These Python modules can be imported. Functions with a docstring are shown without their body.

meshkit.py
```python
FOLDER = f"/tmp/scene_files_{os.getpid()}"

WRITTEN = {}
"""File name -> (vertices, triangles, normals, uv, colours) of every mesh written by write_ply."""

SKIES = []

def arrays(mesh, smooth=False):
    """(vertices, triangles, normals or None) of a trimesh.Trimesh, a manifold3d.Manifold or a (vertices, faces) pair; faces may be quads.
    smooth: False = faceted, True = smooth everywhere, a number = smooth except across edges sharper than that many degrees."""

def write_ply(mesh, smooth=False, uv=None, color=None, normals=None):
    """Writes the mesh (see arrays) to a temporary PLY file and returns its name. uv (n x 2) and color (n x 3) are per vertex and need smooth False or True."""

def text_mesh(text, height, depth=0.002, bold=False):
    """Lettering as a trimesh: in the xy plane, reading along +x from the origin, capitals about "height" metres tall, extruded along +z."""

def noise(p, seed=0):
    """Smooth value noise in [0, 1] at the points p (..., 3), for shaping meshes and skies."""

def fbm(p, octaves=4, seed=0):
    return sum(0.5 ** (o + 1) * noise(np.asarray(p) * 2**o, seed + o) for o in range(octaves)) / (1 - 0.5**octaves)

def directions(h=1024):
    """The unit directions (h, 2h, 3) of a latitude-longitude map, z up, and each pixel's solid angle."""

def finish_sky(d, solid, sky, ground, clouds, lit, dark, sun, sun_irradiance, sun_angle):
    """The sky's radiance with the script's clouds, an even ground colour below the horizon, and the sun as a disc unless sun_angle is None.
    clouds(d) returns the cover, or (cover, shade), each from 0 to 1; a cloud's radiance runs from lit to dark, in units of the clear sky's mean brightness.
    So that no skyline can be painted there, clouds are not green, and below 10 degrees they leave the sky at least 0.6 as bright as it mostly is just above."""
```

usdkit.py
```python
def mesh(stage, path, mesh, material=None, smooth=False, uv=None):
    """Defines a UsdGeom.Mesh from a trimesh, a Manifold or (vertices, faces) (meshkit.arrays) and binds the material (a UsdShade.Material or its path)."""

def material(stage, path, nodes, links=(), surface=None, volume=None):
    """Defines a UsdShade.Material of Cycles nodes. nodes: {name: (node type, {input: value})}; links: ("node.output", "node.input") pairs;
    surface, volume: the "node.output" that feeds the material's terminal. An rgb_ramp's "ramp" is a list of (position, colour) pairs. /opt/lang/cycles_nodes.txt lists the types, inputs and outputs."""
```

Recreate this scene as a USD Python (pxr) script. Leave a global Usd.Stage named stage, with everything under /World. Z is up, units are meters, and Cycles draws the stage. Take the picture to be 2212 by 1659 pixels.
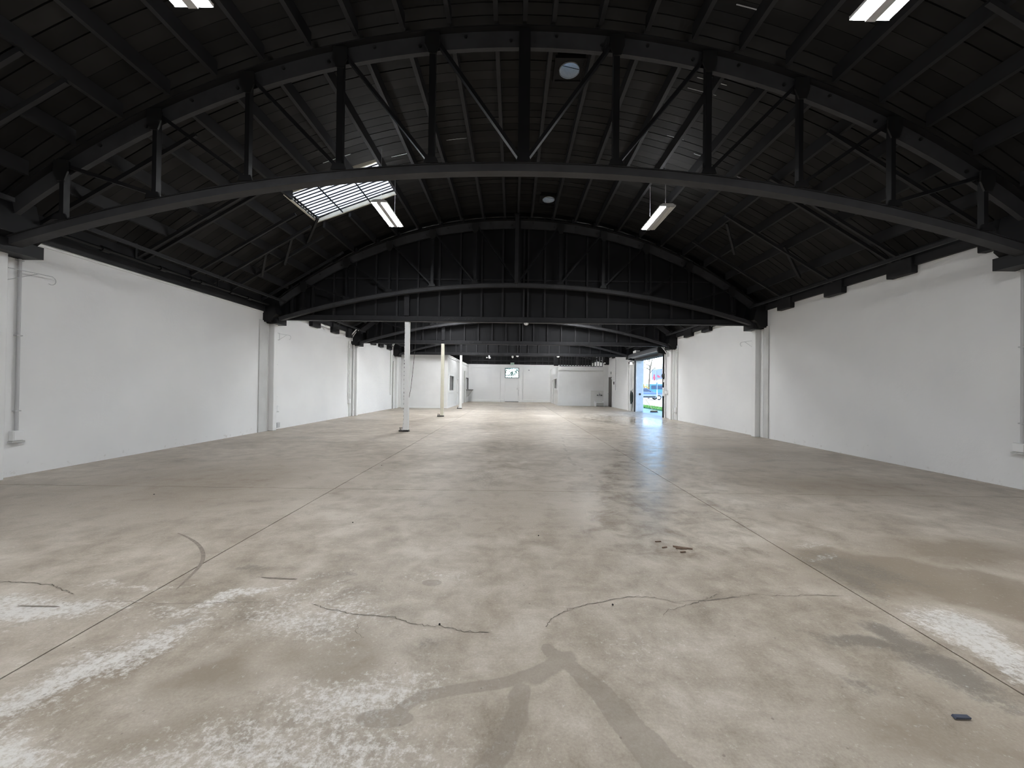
import math, random
import numpy as np, trimesh, usdkit, meshkit
from pxr import Usd, UsdGeom, UsdLux, UsdShade, Gf, Sdf, Vt

random.seed(7)
rng = np.random.default_rng(11)
stage = Usd.Stage.CreateInMemory()
UsdGeom.SetStageUpAxis(stage, UsdGeom.Tokens.z)
UsdGeom.SetStageMetersPerUnit(stage, 1.0)
world = UsdGeom.Xform.Define(stage, '/World')
stage.SetDefaultPrim(world.GetPrim())
UsdGeom.Scope.Define(stage, '/World/Looks')

# ---------------------------------------------------------------- camera, sky, sun, exposure
EXPOSURE = 0.20
SKY_STRENGTH = 0.28
SUN_INTENSITY = 2.2
LAMP_STRENGTH = 155.0
LAMP_COLOR = (0.955, 0.98, 1.0)
F_PX = 850.0
RIGHT, UP, FWD = (0.9999246, 0.00140473, 0.01219933), (-0.01218798, -0.00781763, 0.99989516), (-0.00149995, 0.99996846, 0.00779992)
cam = UsdGeom.Camera.Define(stage, '/World/Camera')
cam.CreateHorizontalApertureAttr(36.0)
cam.CreateVerticalApertureAttr(27.0)
cam.CreateFocalLengthAttr(36.0 * F_PX / 2212.0)
cam.CreateClippingRangeAttr(Gf.Vec2f(0.05, 500))
cam.CreateExposureAttr(EXPOSURE)
cam.AddTransformOp().Set(Gf.Matrix4d(*RIGHT, 0, *UP, 0, *[-c for c in FWD], 0, 0, 0, 1.5, 1))

usdkit.material(stage, '/World/Looks/sky', {
    'sky': ('sky_texture', {'sky_type': 'multiple_scattering', 'sun_disc': False, 'sun_elevation': math.radians(60), 'sun_rotation': math.radians(-90), 'air_density': 1.0, 'aerosol_density': 0.35}),
    'bg': ('background_shader', {'strength': SKY_STRENGTH})}, [('sky.color', 'bg.color')], surface='bg.background')
dome = UsdLux.DomeLight.Define(stage, '/World/sky_dome')
UsdShade.MaterialBindingAPI.Apply(dome.GetPrim()).Bind(UsdShade.Material.Get(stage, '/World/Looks/sky'))
sun = UsdLux.DistantLight.Define(stage, '/World/sun')
sun.CreateIntensityAttr(SUN_INTENSITY)
sun.CreateAngleAttr(0.53)
sun.CreateNormalizeAttr(True)
sun.CreateColorAttr(Gf.Vec3f(1.0, 0.95, 0.87))
sun.AddRotateXYZOp().Set(Gf.Vec3f(8, -27, 0))          # shines from -X, high

# ---------------------------------------------------------------- mesh helpers
class MB:
    """collects triangles of one mesh"""
    def __init__(self):
        self.v, self.f, self.n = [], [], 0
    def add(self, v, f):
        v = np.asarray(v, float).reshape(-1, 3); f = np.asarray(f, int)
        if f.shape[1] == 4:
            f = np.vstack([f[:, [0, 1, 2]], f[:, [0, 2, 3]]])
        self.v.append(v); self.f.append(f + self.n); self.n += len(v)
        return self
    def hexa(self, p):
        """p: 4 bottom points, 4 top points (counter-clockwise from above)"""
        return self.add(p, [[3, 2, 1, 0], [4, 5, 6, 7], [0, 1, 5, 4], [1, 2, 6, 5], [2, 3, 7, 6], [3, 0, 4, 7]])
    def box(self, x0, x1, y0, y1, z0, z1):
        return self.hexa([(x0, y0, z0), (x1, y0, z0), (x1, y1, z0), (x0, y1, z0), (x0, y0, z1), (x1, y0, z1), (x1, y1, z1), (x0, y1, z1)])
    def cbox(self, x0, x1, y0, y1, z0, z1, c=0.01):
        """box with chamfered edges"""
        xs, ys, zs = (x0, x1), (y0, y1), (z0, z1); pts = []
        for x, sx in ((x0, 1), (x1, -1)):
            for y, sy in ((y0, 1), (y1, -1)):
                for z, sz in ((z0, 1), (z1, -1)):
                    pts += [(x, y + sy * c, z + sz * c), (x + sx * c, y, z + sz * c), (x + sx * c, y + sy * c, z)]
        h = trimesh.convex.convex_hull(np.array(pts))
        return self.add(h.vertices, h.faces)
    def beam(self, a, b, w, h, up=(0, 0, 1)):
        """bar from a to b, w wide across, h tall along up"""
        a, b, up = np.array(a, float), np.array(b, float), np.array(up, float)
        d = (b - a) / np.linalg.norm(b - a)
        s = np.cross(d, up); s /= np.linalg.norm(s); u = np.cross(s, d)
        s, u = s * w / 2, u * h / 2
        return self.hexa([a - s - u, a + s - u, b + s - u, b - s - u, a - s + u, a + s + u, b + s + u, b - s + u])
    def tube(self, pts, r, n=8, caps=True):
        pts = np.array(pts, float); m = len(pts)
        t = np.gradient(pts, axis=0); t /= np.linalg.norm(t, axis=1)[:, None]
        ref = np.array([0, 0, 1.0]) if abs(t[0][2]) < 0.9 else np.array([1.0, 0, 0])
        rows, u = [], None
        for i in range(m):
            u = np.cross(np.cross(t[i], ref if u is None else u), t[i]); u /= np.linalg.norm(u)
            w = np.cross(t[i], u); a = np.arange(n) * 2 * np.pi / n
            rr = r[i] if np.ndim(r) else r
            rows.append(pts[i] + rr * (np.cos(a)[:, None] * u + np.sin(a)[:, None] * w))
        v = np.vstack(rows); f = []
        for i in range(m - 1):
            for k in range(n):
                k2 = (k + 1) % n
                f.append([i * n + k, i * n + k2, (i + 1) * n + k2, (i + 1) * n + k])
        self.add(v, f)
        if caps:
            for i, s in ((0, -1), (m - 1, 1)):
                c = np.vstack([rows[i], pts[i][None]])
                self.add(c, [[k, (k + 1) % n, n] if s > 0 else [(k + 1) % n, k, n] for k in range(n)])
        return self
    def cyl(self, a, b, r, n=12):
        return self.tube([a, b], r, n)
    def extrude(self, poly, y0, y1):
        """polygon in XZ extruded along y"""
        from shapely.geometry import Polygon
        m = trimesh.creation.extrude_polygon(Polygon(poly), y1 - y0, engine='earcut')
        v = m.vertices; v = np.stack([v[:, 0], y1 - v[:, 2], v[:, 1]], 1)
        return self.add(v, m.faces)
    def extrude_x(self, poly, x0, x1):
        """polygon in YZ extruded along x"""
        from shapely.geometry import Polygon
        m = trimesh.creation.extrude_polygon(Polygon(poly), x1 - x0, engine='earcut')
        v = m.vertices; v = np.stack([x0 + v[:, 2], v[:, 0], v[:, 1]], 1)
        return self.add(v, m.faces)
    def strip(self, xs, zt, zb, y0, y1, skip=()):
        """curved beam: stations xs with top and bottom heights, between y0 and y1"""
        n = len(xs); zt, zb = np.broadcast_to(zt, n), np.broadcast_to(zb, n)
        v = np.stack([np.stack([xs, np.full(n, y), z], 1) for y, z in ((y0, zb), (y1, zb), (y1, zt), (y0, zt))], 1).reshape(-1, 3)
        f = []
        for i in range(n - 1):
            if i in skip:
                continue
            for k in range(4):
                k2 = (k + 1) % 4
                f.append([4 * i + k, 4 * i + k2, 4 * i + 4 + k2, 4 * i + 4 + k][::-1])
        ends = [i for i in range(n) if (i - 1 in skip or i == 0) != (i in skip or i == n - 1)]
        for i in ends:
            f.append([4 * i, 4 * i + 1, 4 * i + 2, 4 * i + 3] if (i == 0 or i - 1 in skip) else [4 * i + 3, 4 * i + 2, 4 * i + 1, 4 * i])
        return self.add(v, f)
    def lathe(self, prof, c, n=20):
        """profile (r, z) turned about a vertical axis through c"""
        prof = np.array(prof, float); a = np.arange(n) * 2 * np.pi / n; m = len(prof)
        v = np.stack([np.stack([c[0] + r * np.cos(a), c[1] + r * np.sin(a), np.full(n, c[2] + z)], 1) for r, z in prof]).reshape(-1, 3)
        f = [[i * n + k, i * n + (k + 1) % n, (i + 1) * n + (k + 1) % n, (i + 1) * n + k] for i in range(m - 1) for k in range(n)]
        return self.add(v, f)
    def mesh(self):
        return np.vstack(self.v), np.vstack(self.f)

names = {}
def numbered(parent, name):
    k = names.get((parent, name), 0); names[(parent, name)] = k + 1
    return f'{parent}/{name}' + (f'_{k:03d}' if k else '')
class Thing:
    def __init__(self, path, loc):
        self.path, self.loc = path, np.array(loc, float)
def data(prim, **kw):
    for k, v in kw.items():
        if v:
            prim.SetCustomDataByKey(k, v)
def thing(name, label, cat, loc=(0, 0, 0), group=None, kind=None):
    p = numbered('/World', name)
    x = UsdGeom.Xform.Define(stage, p); x.AddTranslateOp().Set(Gf.Vec3d(*map(float, loc)))
    data(x.GetPrim(), label=label, category=cat, group=group, kind=kind)
    return Thing(p, loc)
def struct(name, label=None, cat=None, loc=(0, 0, 0)):
    return thing(name, label, cat, loc, kind='structure')
def part(owner, name, mb, mat, smooth=False, label=None, kind=None, offset=None):
    """a mesh of its own under a thing (or under a part); geometry is given in world coordinates"""
    p = numbered(owner.path, name)
    v, f = mb.mesh()
    m = usdkit.mesh(stage, p, (v - owner.loc, f), '/World/Looks/' + mat, smooth)
    data(m.GetPrim(), label=label, kind=kind)
    return Thing(p, owner.loc)
def single(name, mb, mat, label, cat, group=None, kind=None, smooth=False):
    """a thing that is one mesh, its origin at its base"""
    p = numbered('/World', name); v, f = mb.mesh()
    loc = np.array([(v[:, 0].min() + v[:, 0].max()) / 2, (v[:, 1].min() + v[:, 1].max()) / 2, v[:, 2].min()])
    m = usdkit.mesh(stage, p, (v - loc, f), '/World/Looks/' + mat, smooth)
    m.AddTranslateOp().Set(Gf.Vec3d(*map(float, loc)))
    data(m.GetPrim(), label=label, category=cat, group=group, kind=kind)
    return Thing(p, loc)
def dup(src, name, loc, label, cat, group=None):
    p = numbered('/World', name)
    x = UsdGeom.Xform.Define(stage, p)
    x.GetPrim().GetReferences().AddInternalReference(src.path)
    x.GetPrim().SetInstanceable(True)
    x.ClearXformOpOrder(); x.GetPrim().GetAttribute('xformOp:translate').Set(Gf.Vec3d(*map(float, loc))) if x.GetPrim().GetAttribute('xformOp:translate') else None
    UsdGeom.Xformable(x).SetXformOpOrder([UsdGeom.XformOp(x.GetPrim().GetAttribute('xformOp:translate'))])
    data(x.GetPrim(), label=label, category=cat, group=group)
    return Thing(p, loc)

# ---------------------------------------------------------------- materials
def plain(name, color, rough=0.5, metallic=0.0, var=0.0, scale=4.0, bump=0.0, bscale=40.0, spec=0.5, **kw):
    if name.startswith('black'): spec = 0.25
    nodes = {'p': ('principled_bsdf', {'base_color': color, 'roughness': rough, 'metallic': metallic, 'specular_ior_level': spec, **kw})}
    links = []
    if var or bump:
        nodes['g'] = ('geometry', {})
    if var:
        nodes['n'] = ('noise_texture', {'scale': scale, 'detail': 5.0, 'roughness': 0.6})
        lo, hi = [c * (1 - var) for c in color], [min(1, c * (1 + var)) for c in color]
        nodes['r'] = ('rgb_ramp', {'ramp': [(0.25, lo), (0.75, hi)]})
        links += [('g.position', 'n.vector'), ('n.fac', 'r.fac'), ('r.color', 'p.base_color')]
    if bump:
        nodes['bn'] = ('noise_texture', {'scale': bscale, 'detail': 4.0, 'roughness': 0.6})
        nodes['b'] = ('bump', {'strength': bump, 'distance': 0.01})
        links += [('g.position', 'bn.vector'), ('bn.fac', 'b.height'), ('b.normal', 'p.normal')]
    usdkit.material(stage, '/World/Looks/' + name, nodes, links, surface='p.BSDF')
def emit(name, color, strength):
    usdkit.material(stage, '/World/Looks/' + name, {'e': ('emission', {'color': color, 'strength': strength})}, surface='e.emission')

plain('black_wood', (0.019, 0.019, 0.021), 0.6, var=0.3, scale=3, bump=0.25, bscale=25)
plain('black_deck', (0.0115, 0.0112, 0.0118), 0.7, var=0.3, scale=2, bump=0.2, bscale=20)
plain('black_joist', (0.022, 0.022, 0.024), 0.6, var=0.25, scale=3)
for i_, k_ in enumerate((0.75, 1.0, 1.35)):
    plain('black_plank_%d' % i_, (0.0125 * k_, 0.0120 * k_, 0.0118 * k_), 0.7, var=0.3, scale=2, bump=0.2, bscale=20)
plain('black_panel', (0.011, 0.011, 0.0125), 0.7, var=0.2, scale=1.5)
plain('black_steel', (0.010, 0.010, 0.011), 0.5, var=0.2, scale=6)
plain('bolt_black', (0.008, 0.008, 0.008), 0.5)
plain('white_paint', (0.80, 0.80, 0.795), 0.5, var=0.04, scale=1.5, bump=0.08, bscale=60)
plain('white_trim', (0.84, 0.84, 0.835), 0.4)
plain('grey_paint', (0.56, 0.56, 0.55), 0.6, var=0.08, scale=2, bump=0.15)
plain('white_metal', (0.82, 0.82, 0.82), 0.35)
plain('cream_paint', (0.62, 0.60, 0.50), 0.5, var=0.06, scale=5)
plain('hood_grey', (0.075, 0.077, 0.083), 0.45, var=0.1, scale=3)
plain('splash_grey', (0.66, 0.66, 0.64), 0.6, var=0.05, scale=3)
plain('grey_metal', (0.30, 0.31, 0.33), 0.45, metallic=0.3, var=0.1, scale=3)
plain('galvanised', (0.70, 0.69, 0.67), 0.5, metallic=0.1, var=0.1, scale=20)
plain('dark_iron', (0.04, 0.038, 0.035), 0.6, var=0.3, scale=10)
plain('door_brown', (0.055, 0.046, 0.040), 0.4, var=0.2, scale=3)
plain('rubber_black', (0.012, 0.012, 0.013), 0.5)
plain('conduit_grey', (0.52, 0.52, 0.53), 0.5)
plain('joint_dark', (0.035, 0.032, 0.028), 0.9)
plain('crack_dark', (0.15, 0.13, 0.105), 0.9, var=0.3, scale=9)
plain('skid_dark', (0.235, 0.20, 0.165), 0.7, var=0.35, scale=25)
plain('window_green', (0.08, 0.13, 0.12), 0.4)
plain('exit_face', (0.50, 0.62, 0.54), 0.4)
plain('exit_green', (0.10, 0.30, 0.18), 0.5)
plain('debris_blue', (0.045, 0.055, 0.085), 0.6, var=0.2, scale=30)
plain('debris_brown', (0.16, 0.105, 0.075), 0.7, var=0.3, scale=30)
plain('stone_dark', (0.03, 0.028, 0.025), 0.7)
plain('bark', (0.14, 0.11, 0.08), 0.9, var=0.3, scale=8)
plain('leaf_olive', (0.16, 0.17, 0.06), 0.7, var=0.3, scale=4)
plain('leaf_dark', (0.03, 0.07, 0.035), 0.7, var=0.3, scale=4)
plain('leaf_green', (0.09, 0.19, 0.05), 0.7, var=0.3, scale=4)
plain('leaf_ochre', (0.45, 0.30, 0.06), 0.7, var=0.3, scale=4)
plain('grass', (0.07, 0.19, 0.025), 0.8, var=0.4, scale=3)
plain('pavement', (0.34, 0.37, 0.40), 0.35, var=0.25, scale=2.0, bump=0.2, bscale=30)
plain('sidewalk', (0.55, 0.54, 0.52), 0.7, var=0.06, scale=3)
plain('street', (0.30, 0.30, 0.30), 0.8, var=0.1, scale=3)
plain('stucco', (0.72, 0.70, 0.66), 0.8, var=0.04, scale=2)
plain('stucco_out', (0.66, 0.68, 0.70), 0.8, var=0.12, scale=3, bump=0.2, bscale=12)
plain('car_blue', (0.10, 0.16, 0.28), 0.25, metallic=0.3)
plain('car_silver', (0.24, 0.30, 0.38), 0.3, metallic=0.2)
plain('car_glass', (0.03, 0.06, 0.12), 0.08)
plain('car_cyan', (0.06, 0.24, 0.30), 0.4)
plain('tyre', (0.02, 0.02, 0.02), 0.7)
plain('sign_blue', (0.02, 0.12, 0.26), 0.4)
plain('pane_blue', (0.085, 0.11, 0.24), 0.4)
plain('figure_red', (0.28, 0.02, 0.05), 0.6)
plain('broom_wood', (0.62, 0.48, 0.22), 0.5)
plain('broom_bristle', (0.05, 0.04, 0.035), 0.9)
plain('hose_dark', (0.02, 0.035, 0.03), 0.4)
plain('room_dim', (0.45, 0.45, 0.43), 0.8)
plain('curb_cream', (0.62, 0.58, 0.48), 0.6, var=0.1, scale=6)
emit('lamp_lens', LAMP_COLOR, LAMP_STRENGTH)
emit('lamp_lens_boosted', LAMP_COLOR, LAMP_STRENGTH * 1.35)  # stronger glow for unseen lamps, boosted to brighten the far bays
emit('added_uplight_glow', LAMP_COLOR, LAMP_STRENGTH * 0.5)  # glow added on top of the housings to lighten the black deck
plain('black_chord', (0.042, 0.042, 0.045), 0.6, var=0.25, scale=3, bump=0.2, bscale=25)
emit('flood_lens', (1.0, 0.98, 0.95), 6.0)
plain('dead_lens', (0.62, 0.60, 0.56), 0.4)
usdkit.material(stage, '/World/Looks/skylight_sheet', {
    't': ('translucent_bsdf', {'color': (0.80, 0.81, 0.82)}), 'd': ('diffuse_bsdf', {'color': (0.8, 0.8, 0.8)}), 'm': ('mix_closure', {'fac': 0.25})},
    [('t.BSDF', 'm.closure1'), ('d.BSDF', 'm.closure2')], surface='m.closure')
usdkit.material(stage, '/World/Looks/window_glass', {
    'f': ('fresnel', {'IOR': 1.5}), 't': ('transparent_bsdf', {'color': (0.93, 0.96, 0.96)}), 'g': ('glossy_bsdf', {'color': (1, 1, 1), 'roughness': 0.02}), 'm': ('mix_closure', {})},
    [('f.fac', 'm.fac'), ('t.BSDF', 'm.closure1'), ('g.BSDF', 'm.closure2')], surface='m.closure')

def wall_material(name, brick):
    nodes = {
        'g': ('geometry', {}), 's': ('separate_xyz', {}),
        'n1': ('noise_texture', {'scale': 0.6, 'detail': 4.0}), 'r1': ('rgb_ramp', {'ramp': [(0.3, (0.77, 0.77, 0.775)), (0.7, (0.83, 0.83, 0.825))]}),
        'n2': ('noise_texture', {'scale': 9.0, 'detail': 7.0, 'roughness': 0.7}),
        'low': ('map_range', {'from_min': 0.9, 'from_max': 0.0, 'to_min': 0.0, 'to_max': 0.21, 'clamp': True}),
        'add': ('math', {'math_type': 'add'}), 'thr': ('map_range', {'from_min': 0.78, 'from_max': 0.88, 'to_min': 0.0, 'to_max': 0.35, 'clamp': True}),
        'mx': ('mix', {'color2': (0.42, 0.38, 0.33)}),
        'n3': ('noise_texture', {'scale': 14.0, 'detail': 6.0, 'roughness': 0.65}),
        'b': ('bump', {'strength': 0.22, 'distance': 0.012}),
        'p': ('principled_bsdf', {'roughness': 0.55, 'specular_ior_level': 0.35})}
    links = [('g.position', 's.vector'), ('g.position', 'n1.vector'), ('n1.fac', 'r1.fac'), ('g.position', 'n2.vector'), ('s.z', 'low.value'), ('n2.fac', 'add.value1'), ('low.result', 'add.value2'),
             ('add.value', 'thr.value'), ('thr.result', 'mx.fac'), ('r1.color', 'mx.color1'), ('g.position', 'n3.vector'), ('n3.fac', 'b.height'), ('b.normal', 'p.normal')]
    if brick:
        nodes.update({'c': ('combine_xyz', {}), 'k': ('brick_texture', {'color1': (1, 1, 1), 'color2': (0.93, 0.93, 0.93), 'mortar': (0.55, 0.55, 0.55), 'scale': 1.0, 'mortar_size': 0.006, 'mortar_smooth': 0.3, 'brick_width': 0.21, 'row_height': 0.075}),
                      'b2': ('bump', {'strength': 0.3, 'distance': 0.006, 'invert': True}), 'mu': ('mix', {'mix_type': 'multiply', 'fac': 0.16})})
        links = [l for l in links if l[1] != 'p.normal'] + [('s.y', 'c.x'), ('s.z', 'c.y'), ('c.vector', 'k.vector'), ('k.fac', 'b2.height'), ('b.normal', 'b2.normal'), ('b2.normal', 'p.normal'),
                 ('mx.color', 'mu.color1'), ('k.color', 'mu.color2'), ('mu.color', 'p.base_color')]
    else:
        links.append(('mx.color', 'p.base_color'))
    usdkit.material(stage, '/World/Looks/' + name, nodes, links, surface='p.BSDF')
wall_material('wall_plaster', False)
wall_material('wall_brick', True)

# concrete: tone and grain from noise, stains with their own shapes from the mesh's primvars stain_a (white bloom, dark, brown) and stain_b (tyre, wet)
usdkit.material(stage, '/World/Looks/concrete', {
    'g': ('geometry', {}),
    'a1': ('attribute', {'attribute': 'stain_a'}), 'a2': ('attribute', {'attribute': 'stain_b'}), 'sa': ('separate_color', {}), 'sb': ('separate_color', {}),
    'nb': ('noise_texture', {'scale': 0.55, 'detail': 6.0, 'roughness': 0.6, 'distortion': 0.4}),
    'nm': ('noise_texture', {'scale': 3.2, 'detail': 8.0, 'roughness': 0.68, 'distortion': 0.3}),
    'nf': ('noise_texture', {'scale': 70.0, 'detail': 6.0, 'roughness': 0.75}),
    'nw': ('noise_texture', {'scale': 26.0, 'detail': 9.0, 'roughness': 0.8}),
    'nc': ('map_range', {'from_min': 0.32, 'from_max': 0.68, 'to_min': 0.0, 'to_max': 0.6, 'clamp': True}),
    'st': ('mapping', {'scale': (1.0, 9.0, 1.0)}), 'ns': ('noise_texture', {'scale': 1.6, 'detail': 7.0, 'roughness': 0.65}),
    'm1': ('math', {'math_type': 'multiply_add', 'value2': 0.30, 'value3': 0.0}),
    'm2': ('math', {'math_type': 'multiply_add', 'value2': 0.44}), 'm3': ('math', {'math_type': 'multiply_add', 'value2': 0.20}), 'm4': ('math', {'math_type': 'multiply_add', 'value2': 0.06}),
    'base': ('rgb_ramp', {'ramp': [(0.36, (0.180, 0.145, 0.110)), (0.45, (0.315, 0.267, 0.213)), (0.53, (0.425, 0.372, 0.309)), (0.63, (0.58, 0.525, 0.458))]}),
    # white bloom
    'w1': ('math', {'math_type': 'multiply_add', 'value2': 1.0}), 'w2': ('map_range', {'from_min': 0.53, 'from_max': 0.76, 'to_min': 0.0, 'to_max': 0.75, 'clamp': True}), 'mw': ('mix', {'color2': (0.70, 0.68, 0.65)}),
    'd1': ('math', {'math_type': 'multiply_add', 'value2': 1.0}), 'd2': ('map_range', {'from_min': 0.53, 'from_max': 0.86, 'to_min': 0.0, 'to_max': 0.74, 'clamp': True}), 'md': ('mix', {'color2': (0.150, 0.130, 0.108)}),
    'b1': ('math', {'math_type': 'multiply_add', 'value2': 1.0}), 'b2': ('map_range', {'from_min': 0.68, 'from_max': 1.0, 'to_min': 0.0, 'to_max': 0.78, 'clamp': True}), 'mb': ('mix', {'color2': (0.215, 0.168, 0.120)}),
    't1': ('math', {'math_type': 'multiply_add', 'value2': 0.35}), 't2': ('map_range', {'from_min': 0.36, 'from_max': 0.50, 'to_min': 0.0, 'to_max': 0.50, 'clamp': True}), 'mt': ('mix', {'color2': (0.225, 0.188, 0.152)}),
    'sp': ('voronoi_texture', {'scale': 7.0, 'randomness': 1.0}), 'spr': ('map_range', {'from_min': 0.035, 'from_max': 0.055, 'to_min': 0.5, 'to_max': 0.0, 'clamp': True}), 'msp': ('mix', {'color2': (0.12, 0.10, 0.08)}),
    'r1': ('map_range', {'from_min': 0.3, 'from_max': 0.7, 'to_min': 0.40, 'to_max': 0.58, 'clamp': True}), 'r2': ('math', {'math_type': 'multiply_add', 'value2': -0.40, 'use_clamp': True}), 'r3': ('math', {'math_type': 'maximum', 'value2': 0.10}),
    'bp': ('bump', {'strength': 0.12, 'distance': 0.006}),
    'p': ('principled_bsdf', {'specular_ior_level': 0.5})},
    [('a1.color', 'sa.color'), ('a2.color', 'sb.color'),
     ('g.position', 'nb.vector'), ('g.position', 'nm.vector'), ('g.position', 'nf.vector'), ('g.position', 'nw.vector'), ('g.position', 'st.vector'), ('st.vector', 'ns.vector'), ('g.position', 'sp.vector'),
     ('nb.fac', 'm1.value1'), ('nm.fac', 'm2.value1'), ('m1.value', 'm2.value3'), ('nf.fac', 'm3.value1'), ('m2.value', 'm3.value3'), ('ns.fac', 'm4.value1'), ('m3.value', 'm4.value3'), ('m4.value', 'base.fac'),
     ('sa.b', 'b1.value1'), ('nm.fac', 'b1.value3'), ('b1.value', 'b2.value'), ('base.color', 'mb.color1'), ('b2.result', 'mb.fac'),
     ('sa.g', 'd1.value1'), ('nw.fac', 'nc.value'), ('nc.result', 'd1.value3'), ('d1.value', 'd2.value'), ('mb.color', 'md.color1'), ('d2.result', 'md.fac'),
     ('sa.r', 'w1.value1'), ('nc.result', 'w1.value3'), ('w1.value', 'w2.value'), ('md.color', 'mw.color1'), ('w2.result', 'mw.fac'),
     ('nw.fac', 't1.value1'), ('sb.r', 't1.value3'), ('t1.value', 't2.value'), ('t2.result', 'mt.fac'), ('mw.color', 'mt.color1'),
     ('sp.distance', 'spr.value'), ('spr.result', 'msp.fac'), ('mt.color', 'msp.color1'), ('msp.color', 'p.base_color'),
     ('nm.fac', 'r1.value'), ('sb.g', 'r2.value1'), ('r1.result', 'r2.value3'), ('r2.value', 'r3.value1'), ('r3.value', 'p.roughness'),
     ('nf.fac', 'bp.height'), ('bp.normal', 'p.normal')], surface='p.BSDF')

# ---------------------------------------------------------------- the hall
XL, XR, XC = -7.85, 7.95, 0.12
TR = [-0.83, 5.90, 12.63, 19.36, 26.09, 32.82, 39.5]     # truss lines; the last is the end wall
YB, YE = -7.5, 39.5
JX, JY = 2.56, [-7.5, -1.0, 5.70, 12.4, 19.1, 25.8, 32.5, 39.5]
R_TOP, Z_TOP = 12.5, 6.85
def arc(x, apex, r):
    return apex - r + np.sqrt(np.maximum(r * r - (np.asarray(x, float) - XC) ** 2, 0))
def chord_top(x): return arc(x, Z_TOP, R_TOP)
def deck_z(x): return chord_top(x) + 0.27

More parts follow.
